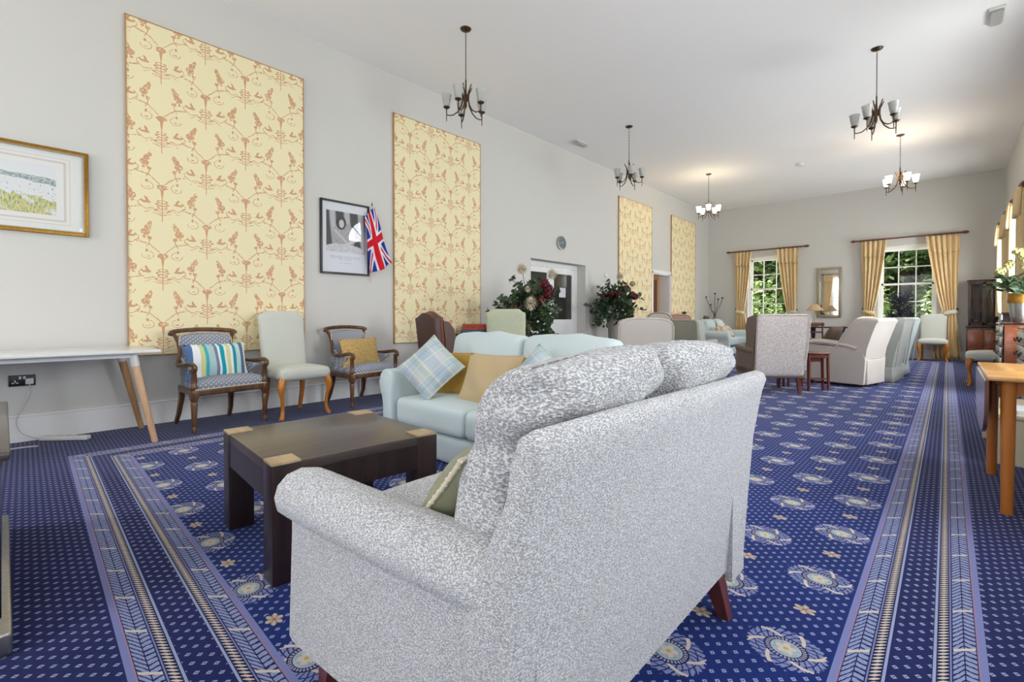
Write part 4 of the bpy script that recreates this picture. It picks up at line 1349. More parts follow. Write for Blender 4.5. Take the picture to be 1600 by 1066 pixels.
# ================================================================== white table, cabinet at left edge
t = thing('white_table', 'long white table with tapered beech legs against the left wall', 'table', (-4.98, 0, 0))
MB().box((0, -.33, .727), (.80, 2.36, .022), r=.006).build('table_top', M['white_lam'], t)
f = MB()
for s_ in (-1, 1): f.box((s_*.30, -.30, .698), (.03, 2.02, .035))
for yy in (.70, -1.30): f.box((0, yy, .698), (.62, .03, .035))
f.build('under_frame', M['white_lam'], t)
for (x, y, dx, dy, mt) in ((.30, .70, .035, .115, 'beech'), (-.30, .70, -.035, .135, 'beech2'), (.30, -1.30, .04, -.10, 'beech'), (-.30, -1.30, -.04, -.10, 'beech2')):  # wall-side legs take a darker copy, shade put into the colour
    l = MB().tube([(x+dx, y+dy, 0), (x, y, .615)], [.021, .029], 16).build('leg', M[mt], t)
    MB().tube([(x, y, .612), (x-dx*.12, y-dy*.12, .70)], [.030, .030], 16).build('leg_socket', M['white_lam'], l)

t = thing('sideboard', 'gloss black low sideboard at the left edge of the picture', 'sideboard', (-2.62, -.27, 0))
MB().box((0, 0, .33), (1.16, .50, .50), r=.008).build('body', M['gloss_black'], t)
MB().box((0, 0, .592), (1.22, .56, .026), r=.008).box((0, .0, .572), (1.19, .53, .016), r=.004).build('top_board', M['espresso_top'], t)
MB().box((0, .0, .04), (1.22, .56, .07), r=.01).build('plinth', M['silver'], t)
for s_ in (-1, 1):
    o = MB().box((s_*.285, .252, .33), (.55, .012, .46), r=.003).build('door', M['gloss_black'], t)

t = thing('double_socket', 'black double wall socket under the white table', 'socket', (XL, .097, .49))
MB().box((.006, 0, 0), (.010, .150, .088), r=.003).build('face_plate', M['black'], t)
b = MB()
for (y, z, a, c) in ((-.040, -.004, .004, .012), (-.052, -.018, .010, .004), (-.028, -.018, .010, .004)): b.box((.0125, y, z), (.003, a+.004, c+.004))
for y in (-.012, .012): b.box((.0125, y, .022), (.006, .014, .022))
b.build('switches', M['white_pl'], t)
t = thing('plug', 'white plug in the right half of the black wall socket', 'plug', (XL+.013, .137, .482))
MB().rbox((.014, 0, 0), (.026, .048, .048), .008).build('plug_body', M['white_pl'], t)
MB().tube([tuple(p) for p in smooth_path([(.018, 0, -.022), (.03, .004, -.10), (.03, -.03, -.20), (.03, -.075, -.30), (.05, -.05, -.40), (.09, .04, -.455), (.13, .10, -.466), (.15, .165, -.462)], 6)], .0035, 6).build('flex', M['cable'], t)
t = thing('extension_lead', 'white extension lead lying on the carpet by the skirting board', 'extension lead', (-5.22, .33, 0), R(-43))
MB().rbox((0, 0, .022), (.055, .36, .036), .010).build('socket_block', M['white_pl'], t)
b = MB()
for k in range(4): b.box((0, -.12+.075*k, .0405), (.022, .028, .002))
b.build('outlets', M['cable'], t)
tag(MB().tube([tuple(p) for p in smooth_path([(0, 0, .006), (-.03, -.10, .006), (.0, -.25, .006), (.06, -.34, .006), (-.05, -.30, .006), (-.13, -.25, .006), (-.18, -.38, .006), (-.10, -.52, .006)], 8)], .006, 6).build('power_cable', M['cable'], loc=(-5.12, .17, 0)), 'loose white cable coiled on the carpet beneath the white table', 'cable')

# ================================================================== writing table group
t = thing('writing_table', 'dark mahogany writing table by the left wall behind the pale blue sofa', 'table', (-4.72, 4.94, 0))
MB().box((0, 0, .745), (1.22, 1.00, .028), r=.010).build('table_top', M['dark_mahog'], t)
MB().box((0, 0, .675), (1.12, .90, .115), r=.005).build('frieze', M['chest'], t)
for sx in (-1, 1):
    for sy in (-1, 1):
        MB().sq([(sx*.52, sy*.41, .66), (sx*.53, sy*.42, 0)], [(.06, .06), (.035, .035)]).build('leg', M['dark_mahog'], t)
for (k, lab, mt, wd, dz) in ((0, 'blue flat games box at the bottom of the stack on the writing table', 'bluebook', .34, .045), (1, 'coral and blue games box in the middle of the stack', 'redbook', .33, .045), (2, 'coral games box on top of the stack on the writing table', 'redbook', .31, .045)):
    tag(MB().box((0, 0, dz/2), (wd, .24, dz-.001), r=.003).build('games_box', M[mt], loc=(-5.10+.01*k, 4.70, .7595+.0452*k), rotz=R(6-5*k)), lab, 'box')
tag(MB().box((0, 0, .055), (.14, .20, .11), r=.012).build('black_box', M['black'], loc=(-4.83, 4.86, .7595), rotz=R(10)), 'small dark box beside the stack of games on the writing table', 'box')

def easy_chair(name, lab, cat, loc, rot, W, D, H, arm_h, seat_h, mat, backmat=None, wing=0, arch=0.0, legs='mahogany', leg_h=.16, skirt=0, rake=.16, pip=None, armw=.11, grp=None, wing_fwd=.26, bt=.12):
    t = thing(name, lab, cat, loc, rot, grp)
    pip = pip or mat
    z0 = leg_h if not skirt else .015
    MB().rbox((0, -.02, (z0+seat_h-.12)/2), (W-.02, D-.10, seat_h-.12-z0), .02).build('seat_base' if not skirt else 'skirt', M[mat], t)
    MB().rbox((0, -.08, seat_h-.06), (W-2*armw-.01, D-.22, .14), .05, bulge=(0, 0, .03)).build('seat_cushion', M[mat], t)
    bh = H-z0-.02
    zc = z0+.02+bh/2
    def bk(x, y, z):
        k = (z+bh/2)/bh
        return (x*(1+(.06 if wing else .0)*k), y+rake*k, z-(arch*(x/(W/2))**4 if k > .6 else 0))
    MB().rbox((0, D/2-bt/2-.04, zc), (W-.06, bt, bh), .055, bulge=(0, .01, 0), fn=bk, div=8).build('backrest', M[backmat or mat], t)
    e = []
    for k in range(33):
        q = k/32*3
        if q < 1: x, z = -1, q
        elif q < 2: x, z = -1+2*(q-1), 1
        else: x, z = 1, 1-(q-2)
        kk = .12+.86*z
        e.append((x*(W/2-.035)*(1+(.06 if wing else 0)*kk)*(.985 if z > .95 else 1), D/2-.045+rake*kk, z0+.02+bh*kk-(arch*abs(x)**4 if kk > .6 else 0)))
    MB().tube(e, .008, 6).build('piping', M[pip], t)
    for s_ in (-1, 1):
        x = s_*(W/2-armw/2)
        a = MB().rbox((x, -.05, (z0+arm_h)/2), (armw-.02, D-.12, arm_h-z0-.04), .02)
        a.rbox((x, -.06, arm_h-.045), (armw+.015, D-.12, .09), .044, fn=lambda px, py, pz: (px, py, pz-.02*(py/D)))
        a.build('arm', M[mat], t)
        if wing:
            ww = [(D/2-.10, arm_h-.05), (D/2-.10+rake*.5, (arm_h+H)/2), (D/2-.09+rake, H-.02), (D/2-.16+rake*.9, H-.005), (D/2-wing_fwd+rake*.5, H-.05), (D/2-wing_fwd-.03+rake*.3, H-.14), (D/2-wing_fwd+.0, (arm_h+H)/2), (D/2-wing_fwd+.02, arm_h+.08), (D/2-wing_fwd-.04, arm_h-.03)]
            MB().prism(ww, 'x', -.028, .028, T(s_*(W/2-.045), 0, 0)).build('wing', M[mat], t)
    if not skirt:
        for sx in (-1, 1):
            MB().sq([(sx*(W/2-.09), -D/2+.08, leg_h+.02), (sx*(W/2-.09), -D/2+.07, 0)], [(.05, .05), (.035, .035)]).build('leg', M[legs], t)
            MB().sq([(sx*(W/2-.09), D/2-.10, leg_h+.02), (sx*(W/2-.09), D/2-.04, 0)], [(.05, .05), (.034, .034)]).build('leg', M[legs], t)
    return t

# leather wing chair: tall camel back with red studded edge
t = thing('leather_wing_chair', 'brown leather wing chair with an arched back at the writing table', 'armchair', (-4.36, 3.70, 0), R(170))
pts = [(-.27, .28), (-.27, .5), (-.275, .75), (-.285, .985), (-.22, .995), (-.15, 1.02), (-.08, 1.04), (0, 1.046), (.08, 1.04), (.15, 1.02), (.22, .995), (.285, .985), (.275, .75), (.27, .5), (.27, .28)]
rk = lambda z: .10*(z-.3)
pts = [(p[0]*.86, p[1]) for p in pts]
MB().loft([[(x*s1, y+rk(z), z if z < .9 else z-dz) for (x, z) in pts] for (y, s1, dz) in ((.26, .96, .012), (.27, 1, 0), (.33, 1, 0), (.34, .97, .008))]).build('backrest', M['leather'], t)
MB().tube([(x*1.0, .25+rk(z), z) for (x, z) in pts], .022, 8).build('studded_edge', M['leather_red'], t)
for s_ in (-1, 1):
    MB().prism([(.26, .45), (.28, .7), (.31, .96), (.24, .94), (.17, .86), (.15, .72), (.10, .62), (-.24, .61), (-.25, .45)], 'x', -.025, .025, T(s_*.25, 0, 0)).build('wing', M['leather'], t)
    for yy in (-.22, .27): MB().sq([(s_*.26, yy, .30), (s_*.26, yy+(.04 if yy > 0 else 0), 0)], [(.045, .045), (.032, .032)]).build('leg', M['dark_mahog'], t)
MB().rbox((0, 0, .38), (.56, .54, .18), .04, bulge=(0, 0, .02)).build('seat', M['leather'], t)

# flower arrangements
def rose(b, p, r):
    for sh, n in ((.45, 9), (.75, 16), (1.0, 24)):
        for k in range(n):
            u = 1-2*(k+.5)/n; a = k*2.39996+sh*5; s_ = math.sqrt(1-u*u)
            nn = Vector((s_*math.cos(a), s_*math.sin(a), u)); tt = nn.cross(Vector((math.sin(a*3), math.cos(a*2), .7))).normalized()
            q = Vector(p)+nn*r*sh*.8-tt*r*.35
            b.leaf(q, tt+nn*.25, nn, r*.75, r*.7)
def mum(b, p, r):
    for k in range(70):
        u = 1-2*(k+.5)/70; a = k*2.39996; s_ = math.sqrt(1-u*u)
        d = (s_*math.cos(a), s_*math.sin(a), u)
        q = Vector(p)+Vector(d)*r*.15
        b.leaf(q, d, (0, 0, 1), r*.9, r*.22)
def arrangement(name, lab, loc, seed, vase_prof, vmat, h0, s=1.0, rz=0, extra_leaf=True):
    random.seed(seed)
    t = thing(name, lab, 'flower arrangement', loc, rz)
    MB().lathe(vase_prof, (0, 0, 0), 28).build('vase', M[vmat], t)
    st, lf, lf2, rd, cr = MB(), MB(), MB(), MB(), MB()
    for k in range(46):
        a = random.uniform(0, 2*PI); el = random.uniform(-.15, 1.25); L = s*random.uniform(.28, .50)
        d = Vector((math.cos(a)*math.cos(el), math.sin(a)*math.cos(el), math.sin(el)))
        p0 = Vector((0, 0, h0-.04)); p2 = p0+d*L+Vector((0, 0, .10*s)); p1 = p0+Vector((0, 0, .16*s))+d*L*.35
        P = smooth_path([p0, p1, p2], 4); st.tube([tuple(q) for q in P], .0028, 5)
        tgt = lf2 if k % 3 == 0 else lf
        for q in P[3:]:
            for _ in range(4):
                e = Vector((random.uniform(-1, 1), random.uniform(-1, 1), random.uniform(-.6, .9)))
                tgt.leaf(q, e, None, s*random.uniform(.045, .085), s*random.uniform(.03, .05))
    for k in range(520):
        a = random.uniform(0, 2*PI); r_ = s*random.uniform(.02, .30); z = h0+s*(random.uniform(-.10, .40)-.5*r_)
        e = Vector((math.cos(a), math.sin(a), random.uniform(-.4, .9)))
        (lf if k % 4 else lf2).leaf((r_*math.cos(a), r_*math.sin(a), z), e, None, s*random.uniform(.06, .13), s*random.uniform(.04, .075))
    return t, st, lf, lf2, rd, cr
def finish(t, st, lf, lf2, rd, cr):
    lim = XL+.015-t.location.x
    for m_ in (st, lf, lf2): m_.v = [(max(p[0], lim+.01*(i % 5)), p[1], p[2]) for i, p in enumerate(m_.v)]
    st.build('stems', M['stem'], t); lf.build('foliage', M['leaf'], t); lf2.build('eucalyptus', M['leaf2'], t)
rx, ry = math.cos(YAW), math.sin(YAW)      # picture-right direction on the floor
def flowers(t, lst, s_=1.0, toward=.36):
    # (right, up, radius, kind): blooms around the crown, each its own part
    for (dx, dz, r_, kind) in lst:
        b = MB(); depth = toward*s_*(1-min(1, abs(dx)/.5))
        p = (dx*rx+depth*math.sin(YAW)*.9, dx*ry-depth*math.cos(YAW)*.9, dz)
        if kind == 'r':
            rose(b, p, r_*1.25); b.build('red_bloom', M['burgundy'], t)
        elif kind == 'h':
            rose(b, p, r_); b.build('green_bloom', M['leafgreen_light'], t)
        else:
            mum(b, p, r_); b.build('cream_bloom', M['creampetal'], t)
            MB().tube([(p[0], p[1], p[2]), (p[0]*.3, p[1]*.3, p[2]*.5+.12)], .004, 5).build('bloom_stem', M['stem'], t)
prof1 = [(.045, 0), (.055, .01), (.03, .05), (.05, .12), (.065, .18), (.055, .19), (.05, .18), (0, .17)]
A1 = arrangement('flower_arrangement', 'large arrangement of red and cream artificial flowers on the writing table', (-4.40, 5.10, .759), 11, prof1, 'champagne', .20, 1.18)
finish(*A1)
flowers(A1[0], [(-.30, .42, .050, 'r'), (-.18, .37, .052, 'r'), (.02, .42, .105, 'c'), (.17, .46, .062, 'r'), (.28, .62, .062, 'r'), (.22, .70, .058, 'r'), (.28, .55, .055, 'r'), (-.10, .90, .085, 'c'), (.33, .84, .085, 'c'), (-.02, .62, .05, 'c'), (.2, .3, .05, 'h')], 1.05)
prof2 = [(.09, 0), (.10, .02), (.085, .2), (.11, .55), (.125, .85), (.10, .98), (.085, 1.04), (.10, 1.08), (.09, 1.08), (.07, 1.03), (0, 1.0)]
A2 = arrangement('flower_arrangement', 'arrangement of red roses and greenery in a tall grey floor vase', (-4.97, 8.42, 0), 23, prof2, 'vase_stone', 1.09, 1.2)
finish(*A2)
flowers(A2[0], [(-.10, 1.46, .055, 'r'), (-.25, 1.40, .05, 'r'), (.02, 1.42, .05, 'r'), (.20, 1.56, .062, 'r'), (.34, 1.44, .060, 'r'), (.40, 1.40, .055, 'r'), (.05, 1.80, .085, 'c'), (.35, 1.66, .06, 'h')], 1.05)

# ================================================================== middle distance seats
easy_chair('low_back_armchair', 'beige armchair with a rounded back standing behind the pale blue sofa', 'armchair', (-3.30, 6.27, 0), R(180+42), .82, .78, .99, .60, .44, 'beige', arch=.08, rake=.10, bt=.15, pip='oat')
easy_chair('wing_armchair', 'grey-green wing armchair right of the beige round-backed armchair', 'armchair', (-3.30, 8.12, 0), R(177), .70, .76, .95, .60, .44, 'greypiping', 'greygreen', wing=1, rake=.12, pip='greygreen', bt=.14)
easy_chair('tub_chair', 'tan round-backed chair half hidden behind the beige armchair', 'armchair', (-4.36, 9.12, 0), R(180+30), .56, .66, 1.09, .60, .44, 'oat', 'beige', arch=.14, rake=.08, pip='taupe')
easy_chair('high_back_armchair', 'peach armchair behind the grey-green wing armchair', 'armchair', (-4.45, 10.35, 0), R(180+25), .56, .74, 1.06, .60, .44, 'pink_plush', arch=.07, rake=.10)
easy_chair('wing_chair', 'ivory damask wing chair with brown sides and mahogany legs, back to the camera', 'armchair', (-1.765, 7.06, 0), R(-143.5), .66, .72, 1.035, .60, .45, 'taupe', 'damask_back', wing=1, rake=.12, pip='damask_back', leg_h=.20, bt=.10, wing_fwd=.36)

def recliner(name, lab, loc, rot, mat, backmat, W=.72, D=.80, H=.985, fold=True):
    t = thing(name, lab, 'armchair', loc, rot)
    z0 = .045
    for s_ in (-1, 1):
        pts = [(D/2-.02, z0), (D/2, .40), (D/2-.03, .50), (.20, .555), (-D/2+.06, .585), (-D/2+.01, .55), (-D/2+.02, z0)]
        MB().prism(pts, 'x', -.055, .055, T(s_*(W/2-.06), 0, 0)).build('side_panel', M[mat], t)
        P = smooth_path([(s_*(W/2-.06), -D/2+.02, .575), (s_*(W/2-.06), -D/2+.12, .62), (s_*(W/2-.06), -.05, .615), (s_*(W/2-.06), .20, .575), (s_*(W/2-.06), .30, .54)], 5)
        MB().tube([tuple(p) for p in P], [.036]+[.050]*(len(P)-2)+[.03], 12, flat=(1.35, .9)).build('arm_pad', M[mat], t)
    MB().rbox((0, -.06, .23), (W-.22, D-.14, .34), .03).build('seat_base', M[mat], t)
    MB().rbox((0, -.10, .42), (W-.23, D-.22, .13), .05, bulge=(0, 0, .03)).build('seat_cushion', M[mat], t)
    bh = H-.42
    def sh(k): return .22*k
    # backrest: deep side panels and flat rear panel, leaning back
    rings = []
    for (z, y0, y1, wv) in ((.40, D/2-.34, D/2-.005, .96), (.55, D/2-.36, D/2+.015, .98), (.75, D/2-.27, D/2+.075, 1.0), (.90, D/2-.17, D/2+.125, 1.0), (H-.05, D/2-.13, D/2+.148, .99), (H-.015, D/2-.11, D/2+.13, .95), (H, D/2-.05, D/2+.10, .86)):
        w2 = W/2*wv*.98
        ring = []
        for (sx, fy) in ((-1, 0), (-1, .5), (-1, 1), (-.33, 1), (.33, 1), (1, 1), (1, .5), (1, 0), (.33, -.06), (-.33, -.06)):
            ring.append((sx*w2, lerp(y0, y1, fy), z))
        rings.append(ring)
    MB().loft(rings).build('backrest', M[backmat], t, angle=50, subsurf=0)
    e = [(s1*(W/2)*.985, y, z) for (s1, y, z) in ((-1, D/2-.36, .54), (-1, D/2-.27, .75), (-1, D/2-.16, .90), (-.97, D/2-.11, H-.02), (-.5, D/2-.10, H+.005), (.5, D/2-.10, H+.005), (.97, D/2-.11, H-.02), (1, D/2-.16, .90), (1, D/2-.27, .75), (1, D/2-.36, .54))]
    MB().tube(e, .012, 8).build('piping', M[mat], t)
    MB().rbox((0, D/2-.005, .22), (W-.12, .03, .35), .012).build('rear_flap', M[backmat], t)
    for sx in (-1, 1):
        for sy in (-1, 1):
            MB().lathe([(.0, -.012), (.022, -.010), (.022, .010), (0, .012)], (0, 0, 0), 14, T(sx*(W/2-.09), sy*(D/2-.08), .0225) @ RY(90)).build('castor', M['black'], t)
    return t
recliner('recliner_armchair', 'oatmeal recliner with a pale back panel, nearest of the row on the right', (-1.135, 8.565, 0), R(-104), 'oat', 'oat')
cushion('dark brown cushion on the seat of the oatmeal recliner', 'scatter_cushion', M['browncush'], (-1.30, 8.60, .475), -104, 24, .46, .42, .12)
def skirted(name, lab, loc, rot, mat, W=.70, D=.76, H=.99, sw=None):
    t = thing(name, lab, 'armchair', loc, rot)
    rings = []
    for (z, y0, y1, wv) in ((.20, D/2-.20, D/2-.05, .94), (.45, D/2-.22, D/2-.01, .96), (.70, D/2-.16, D/2+.05, .98), (.88, D/2-.11, D/2+.09, .99), (H-.03, D/2-.08, D/2+.11, .97), (H, D/2-.03, D/2+.08, .88)):
        w2 = W/2*wv
        rings.append([(sx*w2, lerp(y0, y1, fy), z) for (sx, fy) in ((-1, 0), (-1, .5), (-1, 1), (-.33, 1), (.33, 1), (1, 1), (1, .5), (1, 0), (.33, 0), (-.33, 0))])
    MB().loft(rings).build('backrest', M[mat], t, angle=50)
    MB().rbox((0, -.06, .33), (W-.04, D-.16, .24), .04).build('seat', M[mat], t)
    for s_ in (-1, 1):
        a = MB().rbox((s_*(W/2-.06), -.08, .40), (.11, D-.18, .40), .05); a.build('arm', M[mat], t)
    n = 96; g = []
    for (z, fl_) in ((.235, 0), (.21, .004), (.12, .014), (.012, .028)):
        row = []
        for k in range(n+1):
            q = k/n*4; e = int(q) % 4; f = q-int(q)
            u, v = ((-1+2*f, -1), (1, -1+2*f), (1-2*f, 1), (-1, 1-2*f))[e]
            wob = .004*math.sin(k*1.3)*(fl_ > 0)
            row.append((u*(W/2-.02+fl_+wob), v*(D/2-.05+fl_+wob), z))
        g.append(row)
    MB().sheet(g).build('pleated_skirt', M[sw or mat], t, solid=.004)
    MB().tube([(x*(W/2)*.98, y, z) for (x, y, z) in ((-1, D/2+.0, .24), (-1, D/2+.06, .70), (-.98, D/2+.11, H-.03), (.98, D/2+.11, H-.03), (1, D/2+.06, .70), (1, D/2, .24))], .007, 6).build('piping', M[mat], t)
    return t
skirted('skirted_armchair', 'pale grey skirted armchair directly behind the oatmeal recliner', (-.90, 9.42, 0), R(-97), 'greypiping')
skirted('skirted_armchair', 'aqua skirted armchair farthest back of the row on the right', (-.86, 10.42, 0), R(-97), 'aquaskirt')

# nest of tables
t = thing('nest_of_tables', 'red-brown nest of side tables between the wing chair and the oatmeal recliner', 'side table', (-1.445, 7.58, 0), R(-37))
def nest(parent, W, L, H, z, nm):
    # local X = length, Y = short side frames
    o = MB().box((0, 0, H-.01), (L, W, .020), r=.006).build(nm, M['mahogany'], parent)
    for sx in (-1, 1):
        for sy in (-1, 1):
            MB().sq([(sx*(L/2-.03), sy*(W/2-.025), H-.02), (sx*(L/2-.02), sy*(W/2-.018), 0)], [(.026, .026), (.024, .024)]).build('leg', M['mahogany'], o)
        MB().box((sx*(L/2-.03), 0, H-.045), (.018, W-.06, .045)).build('rail', M['mahogany'], o)
        MB().box((sx*(L/2-.025), 0, .16), (.016, W-.05, .018)).build('stretcher', M['mahogany'], o)
    return o
nest(t, .34, .50, .515, 0, 'large_table')
nest(t, .26, .40, .455, 0, 'small_table')

# ================================================================== far left sofa group
SF = loose_sofa('powder blue sofa in the far left corner, piled with cushions', (-4.58, 13.42, 0), R(90), 1.72, .94, .22, .63, .43, .84, 2, .93)
cushion('white cushion on the powder blue sofa near the corner', 'scatter_cushion', M['white_cush'], (-4.62, 13.60, .45), 90, 18, .50, .48, .15)
cushion('plump white cushion at the near end of the powder blue sofa', 'scatter_cushion', M['white_cush'], (-4.78, 13.02, .45), 90, 18, .50, .50, .15)
cushion('floral cushion resting against the white cushions on the powder blue sofa', 'floral_cushion', M['floral'], (-4.36, 13.28, .45), 80, 30, .48, .36, .13)
cushion('small gold cushion at the near arm of the powder blue sofa', 'scatter_cushion', M['sand'], (-4.42, 12.86, .45), 96, 26, .28, .34, .10)
t = thing('tripod_side_table', 'small dark table in the far left corner by the window', 'side table', (-4.08, 14.50, 0))
MB().lathe([(.17, .73), (.18, .74), (.17, .75), (0, .75)], (0, 0, 0), 24).build('table_top', M['dark_mahog'], t)
MB().lathe([(.018, .10), (.025, .3), (.018, .55), (.03, .73)], (0, 0, 0), 12).build('column', M['dark_mahog'], t)
for k in range(3): MB().tube([(0, 0, .18), (.10, 0, .12), (.18, 0, .012)], [.016, .014, .012], 8, RZ(120*k)).build('foot', M['dark_mahog'], t)
t = thing('photo_frame', 'small dark photo frame standing on the corner side table', 'photo frame', (-4.13, 14.48, .751), R(30))
MB().box((0, 0, .065), (.10, .012, .13), M_=RX(-12)).build('frame', M['dark_mahog'], t)
MB().box((0, -.008, .065), (.08, .004, .11), M_=RX(-12)).build('print', M['creampetal'], t)
tag(MB().box((0, 0, .025), (.12, .09, .05), r=.006).build('trinket_box', M['black'], loc=(-4.00, 14.46, .751)), 'small black box beside the photo frame', 'box')
t = thing('dried_stem_vase', 'tall vase of dried artichoke stems in the far left corner', 'vase', (-5.16, 14.60, 0))
MB().lathe([(.08, 0), (.09, .02), (.06, .3), (.05, .7), (.04, .95), (.05, 1.0), (.04, 1.0), (0, .95)], (0, 0, 0), 20).build('vase', M['vase_stone'], t)
for (dx, h, bn) in ((-.26, 1.58, -.1), (-.12, 1.34, -.02), (.0, 1.68, 0), (.10, 1.50, .04), (.22, 1.54, .1)):
    b = MB().tube([tuple(p) for p in smooth_path([(0, 0, .95), (dx*.25, 0, 1.15), (dx*.7, 0, h-.2), (dx, 0, h)], 4)], .007, 6).build('stem', M['stem'], t)
    MB().lathe([(0, 0), (.016, .005), (.030, .03), (.024, .045), (0, .05)], (dx, 0, h-.005), 10).build('seed_head', M['black'], b)
t = thing('low_cabinet', 'narrow cabinet against the left wall past the open doorway', 'cabinet', (-5.22, 12.32, 0))
MB().box((0, 0, .48), (.34, .34, .94), r=.008).build('case', M['beech2'], t)
MB().box((.172, 0, .5), (.012, .28, .8)).build('door', M['beech2'], t)
MB().box((0, 0, .965), (.38, .38, .03), r=.006).build('top', M['beech2'], t)
t = thing('potted_plant', 'small plant in a black pot on the narrow cabinet by the left wall', 'plant', (-5.18, 12.40, .98))
MB().lathe([(.04, 0), (.055, .10), (.045, .10), (0, .09)], (0, 0, 0), 16).build('pot', M['black'], t)
random.seed(5); b = MB()
for k in range(26):
    a = random.uniform(0, 6.28); b.leaf((0, 0, .09), (math.cos(a), math.sin(a), random.uniform(.3, 1.5)), (0, 0, 1), .10, .035)
b.build('leaves', M['leaf2'], t)
t = thing('footstool', 'dusty pink upholstered footstool in front of the powder blue sofa', 'footstool', (-3.42, 9.72, 0), R(30))
MB().rbox((0, 0, .40), (.30, .28, .14), .05, bulge=(0, 0, .02)).build('cushion', M['pink_plush'], t)
for sx in (-1, 1):
    for sy in (-1, 1): MB().sq([(sx*.11, sy*.10, .34), (sx*.12, sy*.11, 0)], [(.04, .04), (.028, .028)]).build('leg', M['mahogany'], t)
cushion('round brown fluffy cushion on the back of the powder blue sofa', 'fluffy_cushion', M['browncush'], (-4.86, 13.12, .80), 90, 10, .24, .24, .16)

# ================================================================== dining corner by the mirror
t = thing('pedestal_table', 'dark pedestal dining table under the mirror', 'table', (-2.15, 13.70, 0))
MB().rbox((0, 0, .742), (1.02, .66, .030), .012).build('table_top', M['dark_mahog'], t)
for s_ in (-1, 1):
    p = MB().lathe([(.05, .10), (.035, .16), (.055, .28), (.035, .40), (.05, .60), (.06, .73)], (s_*.30, 0, 0), 16).build('pedestal', M['dark_mahog'], t)
    MB().tube([(s_*.30, -.28, .02), (s_*.30, -.12, .09), (s_*.30, .12, .09), (s_*.30, .28, .02)], [.018, .026, .026, .018], 8).build('foot', M['dark_mahog'], p)
t = thing('table_lamp', 'table lamp with a tan coolie shade on the pedestal table', 'lamp', (-2.42, 13.72, .757))
MB().lathe([(.07, 0), (.075, .012), (.02, .03), (.012, .10), (.016, .2), (.008, .26), (.008, .40), (0, .41)], (0, 0, 0), 20).build('base', M['champagne'], t)
MB().lathe([(.20, .395), (.055, .555), (.050, .555), (.195, .395)], (0, 0, 0), 32).build('shade', M['shade'], t)
def wood_chair(lab, loc, rot):
    t = thing('wooden_dining_chair', lab, 'chair', loc, rot)
    MB().rbox((0, 0, .45), (.44, .42, .045), .02, bulge=(0, 0, .01)).build('seat', M['taupe'], t)
    for s_ in (-1, 1):
        MB().sq([(s_*.19, .19, 0), (s_*.19, .17, .42), (s_*.19, .24, .84)], [(.03, .03), (.034, .034), (.026, .03)]).build('back_post', M['mahogany'], t)
        MB().sq([(s_*.19, -.18, .43), (s_*.19, -.18, 0)], [(.036, .036), (.026, .026)]).build('leg', M['mahogany'], t)
    MB().box((0, .236, .825), (.46, .022, .075), r=.008, M_=RX(0)).build('top_rail', M['mahogany'], t)
    MB().box((0, .21, .64), (.38, .018, .035), r=.005).build('cross_rail', M['mahogany'], t)
    MB().box((0, 0, .405), (.40, .38, .05), r=.004).build('seat_frame', M['mahogany'], t)
    return t
wood_chair('mahogany rail-back dining chair at the left end of the pedestal table', (-2.32, 13.16, 0), R(180))
wood_chair('mahogany rail-back dining chair at the far left window, mostly hidden', (-3.35, 14.05, 0), R(-60))
t = easy_chair('buttoned_armchair', 'beige deep-buttoned armchair right of the pedestal table', 'armchair', (-1.32, 14.16, 0), R(-14), .72, .74, .98, .62, .45, 'beige', rake=.08, arch=.05)
b = MB()
for r_ in range(3):
    for c_ in range(4+r_ % 2):
        b.lathe([(0, 0), (.014, .003), (.010, .010), (0, .012)], (0, 0, 0), 8, T(-.21+.14*c_-(.07 if r_ % 2 else 0), .37-.16+.03*(r_), .66+.10*r_) @ RX(90))
b.build('buttons', M['taupe'], t)
cushion('black and white patterned cushion on the buttoned armchair', 'scatter_cushion', M['black'], (-1.35, 14.02, .47), -14, 20, .34, .32, .11)
t = thing('low_table', 'dark low table with magazines in front of the pedestal table', 'coffee table', (-2.05, 11.75, 0), R(10))
MB().box((0, 0, .43), (1.0, .55, .03), r=.008).build('table_top', M['dark_mahog'], t)
for sx in (-1, 1):
    for sy in (-1, 1): MB().sq([(sx*.45, sy*.23, .42), (sx*.45, sy*.23, 0)], [(.05, .05), (.04, .04)]).build('leg', M['dark_mahog'], t)
tag(MB().box((0, 0, .008), (.21, .29, .015)).build('magazine', M['paper'], loc=(-1.95, 11.72, .446), rotz=R(30)), 'white magazine lying on the dark low table', 'magazine')
tag(MB().lathe([(.04, 0), (.10, .03), (.12, .07), (.11, .07), (.09, .035), (0, .012)], (0, 0, 0), 20).build('fruit_bowl', M['sand'], loc=(-2.30, 11.68, .446)), 'tan bowl on the dark low table', 'bowl')
tag(MB().box((0, 0, .012), (.16, .22, .024)).build('paperback', M['burgundy'], loc=(-1.70, 11.86, .446), rotz=R(-12)), 'dark red book on the dark low table', 'book')

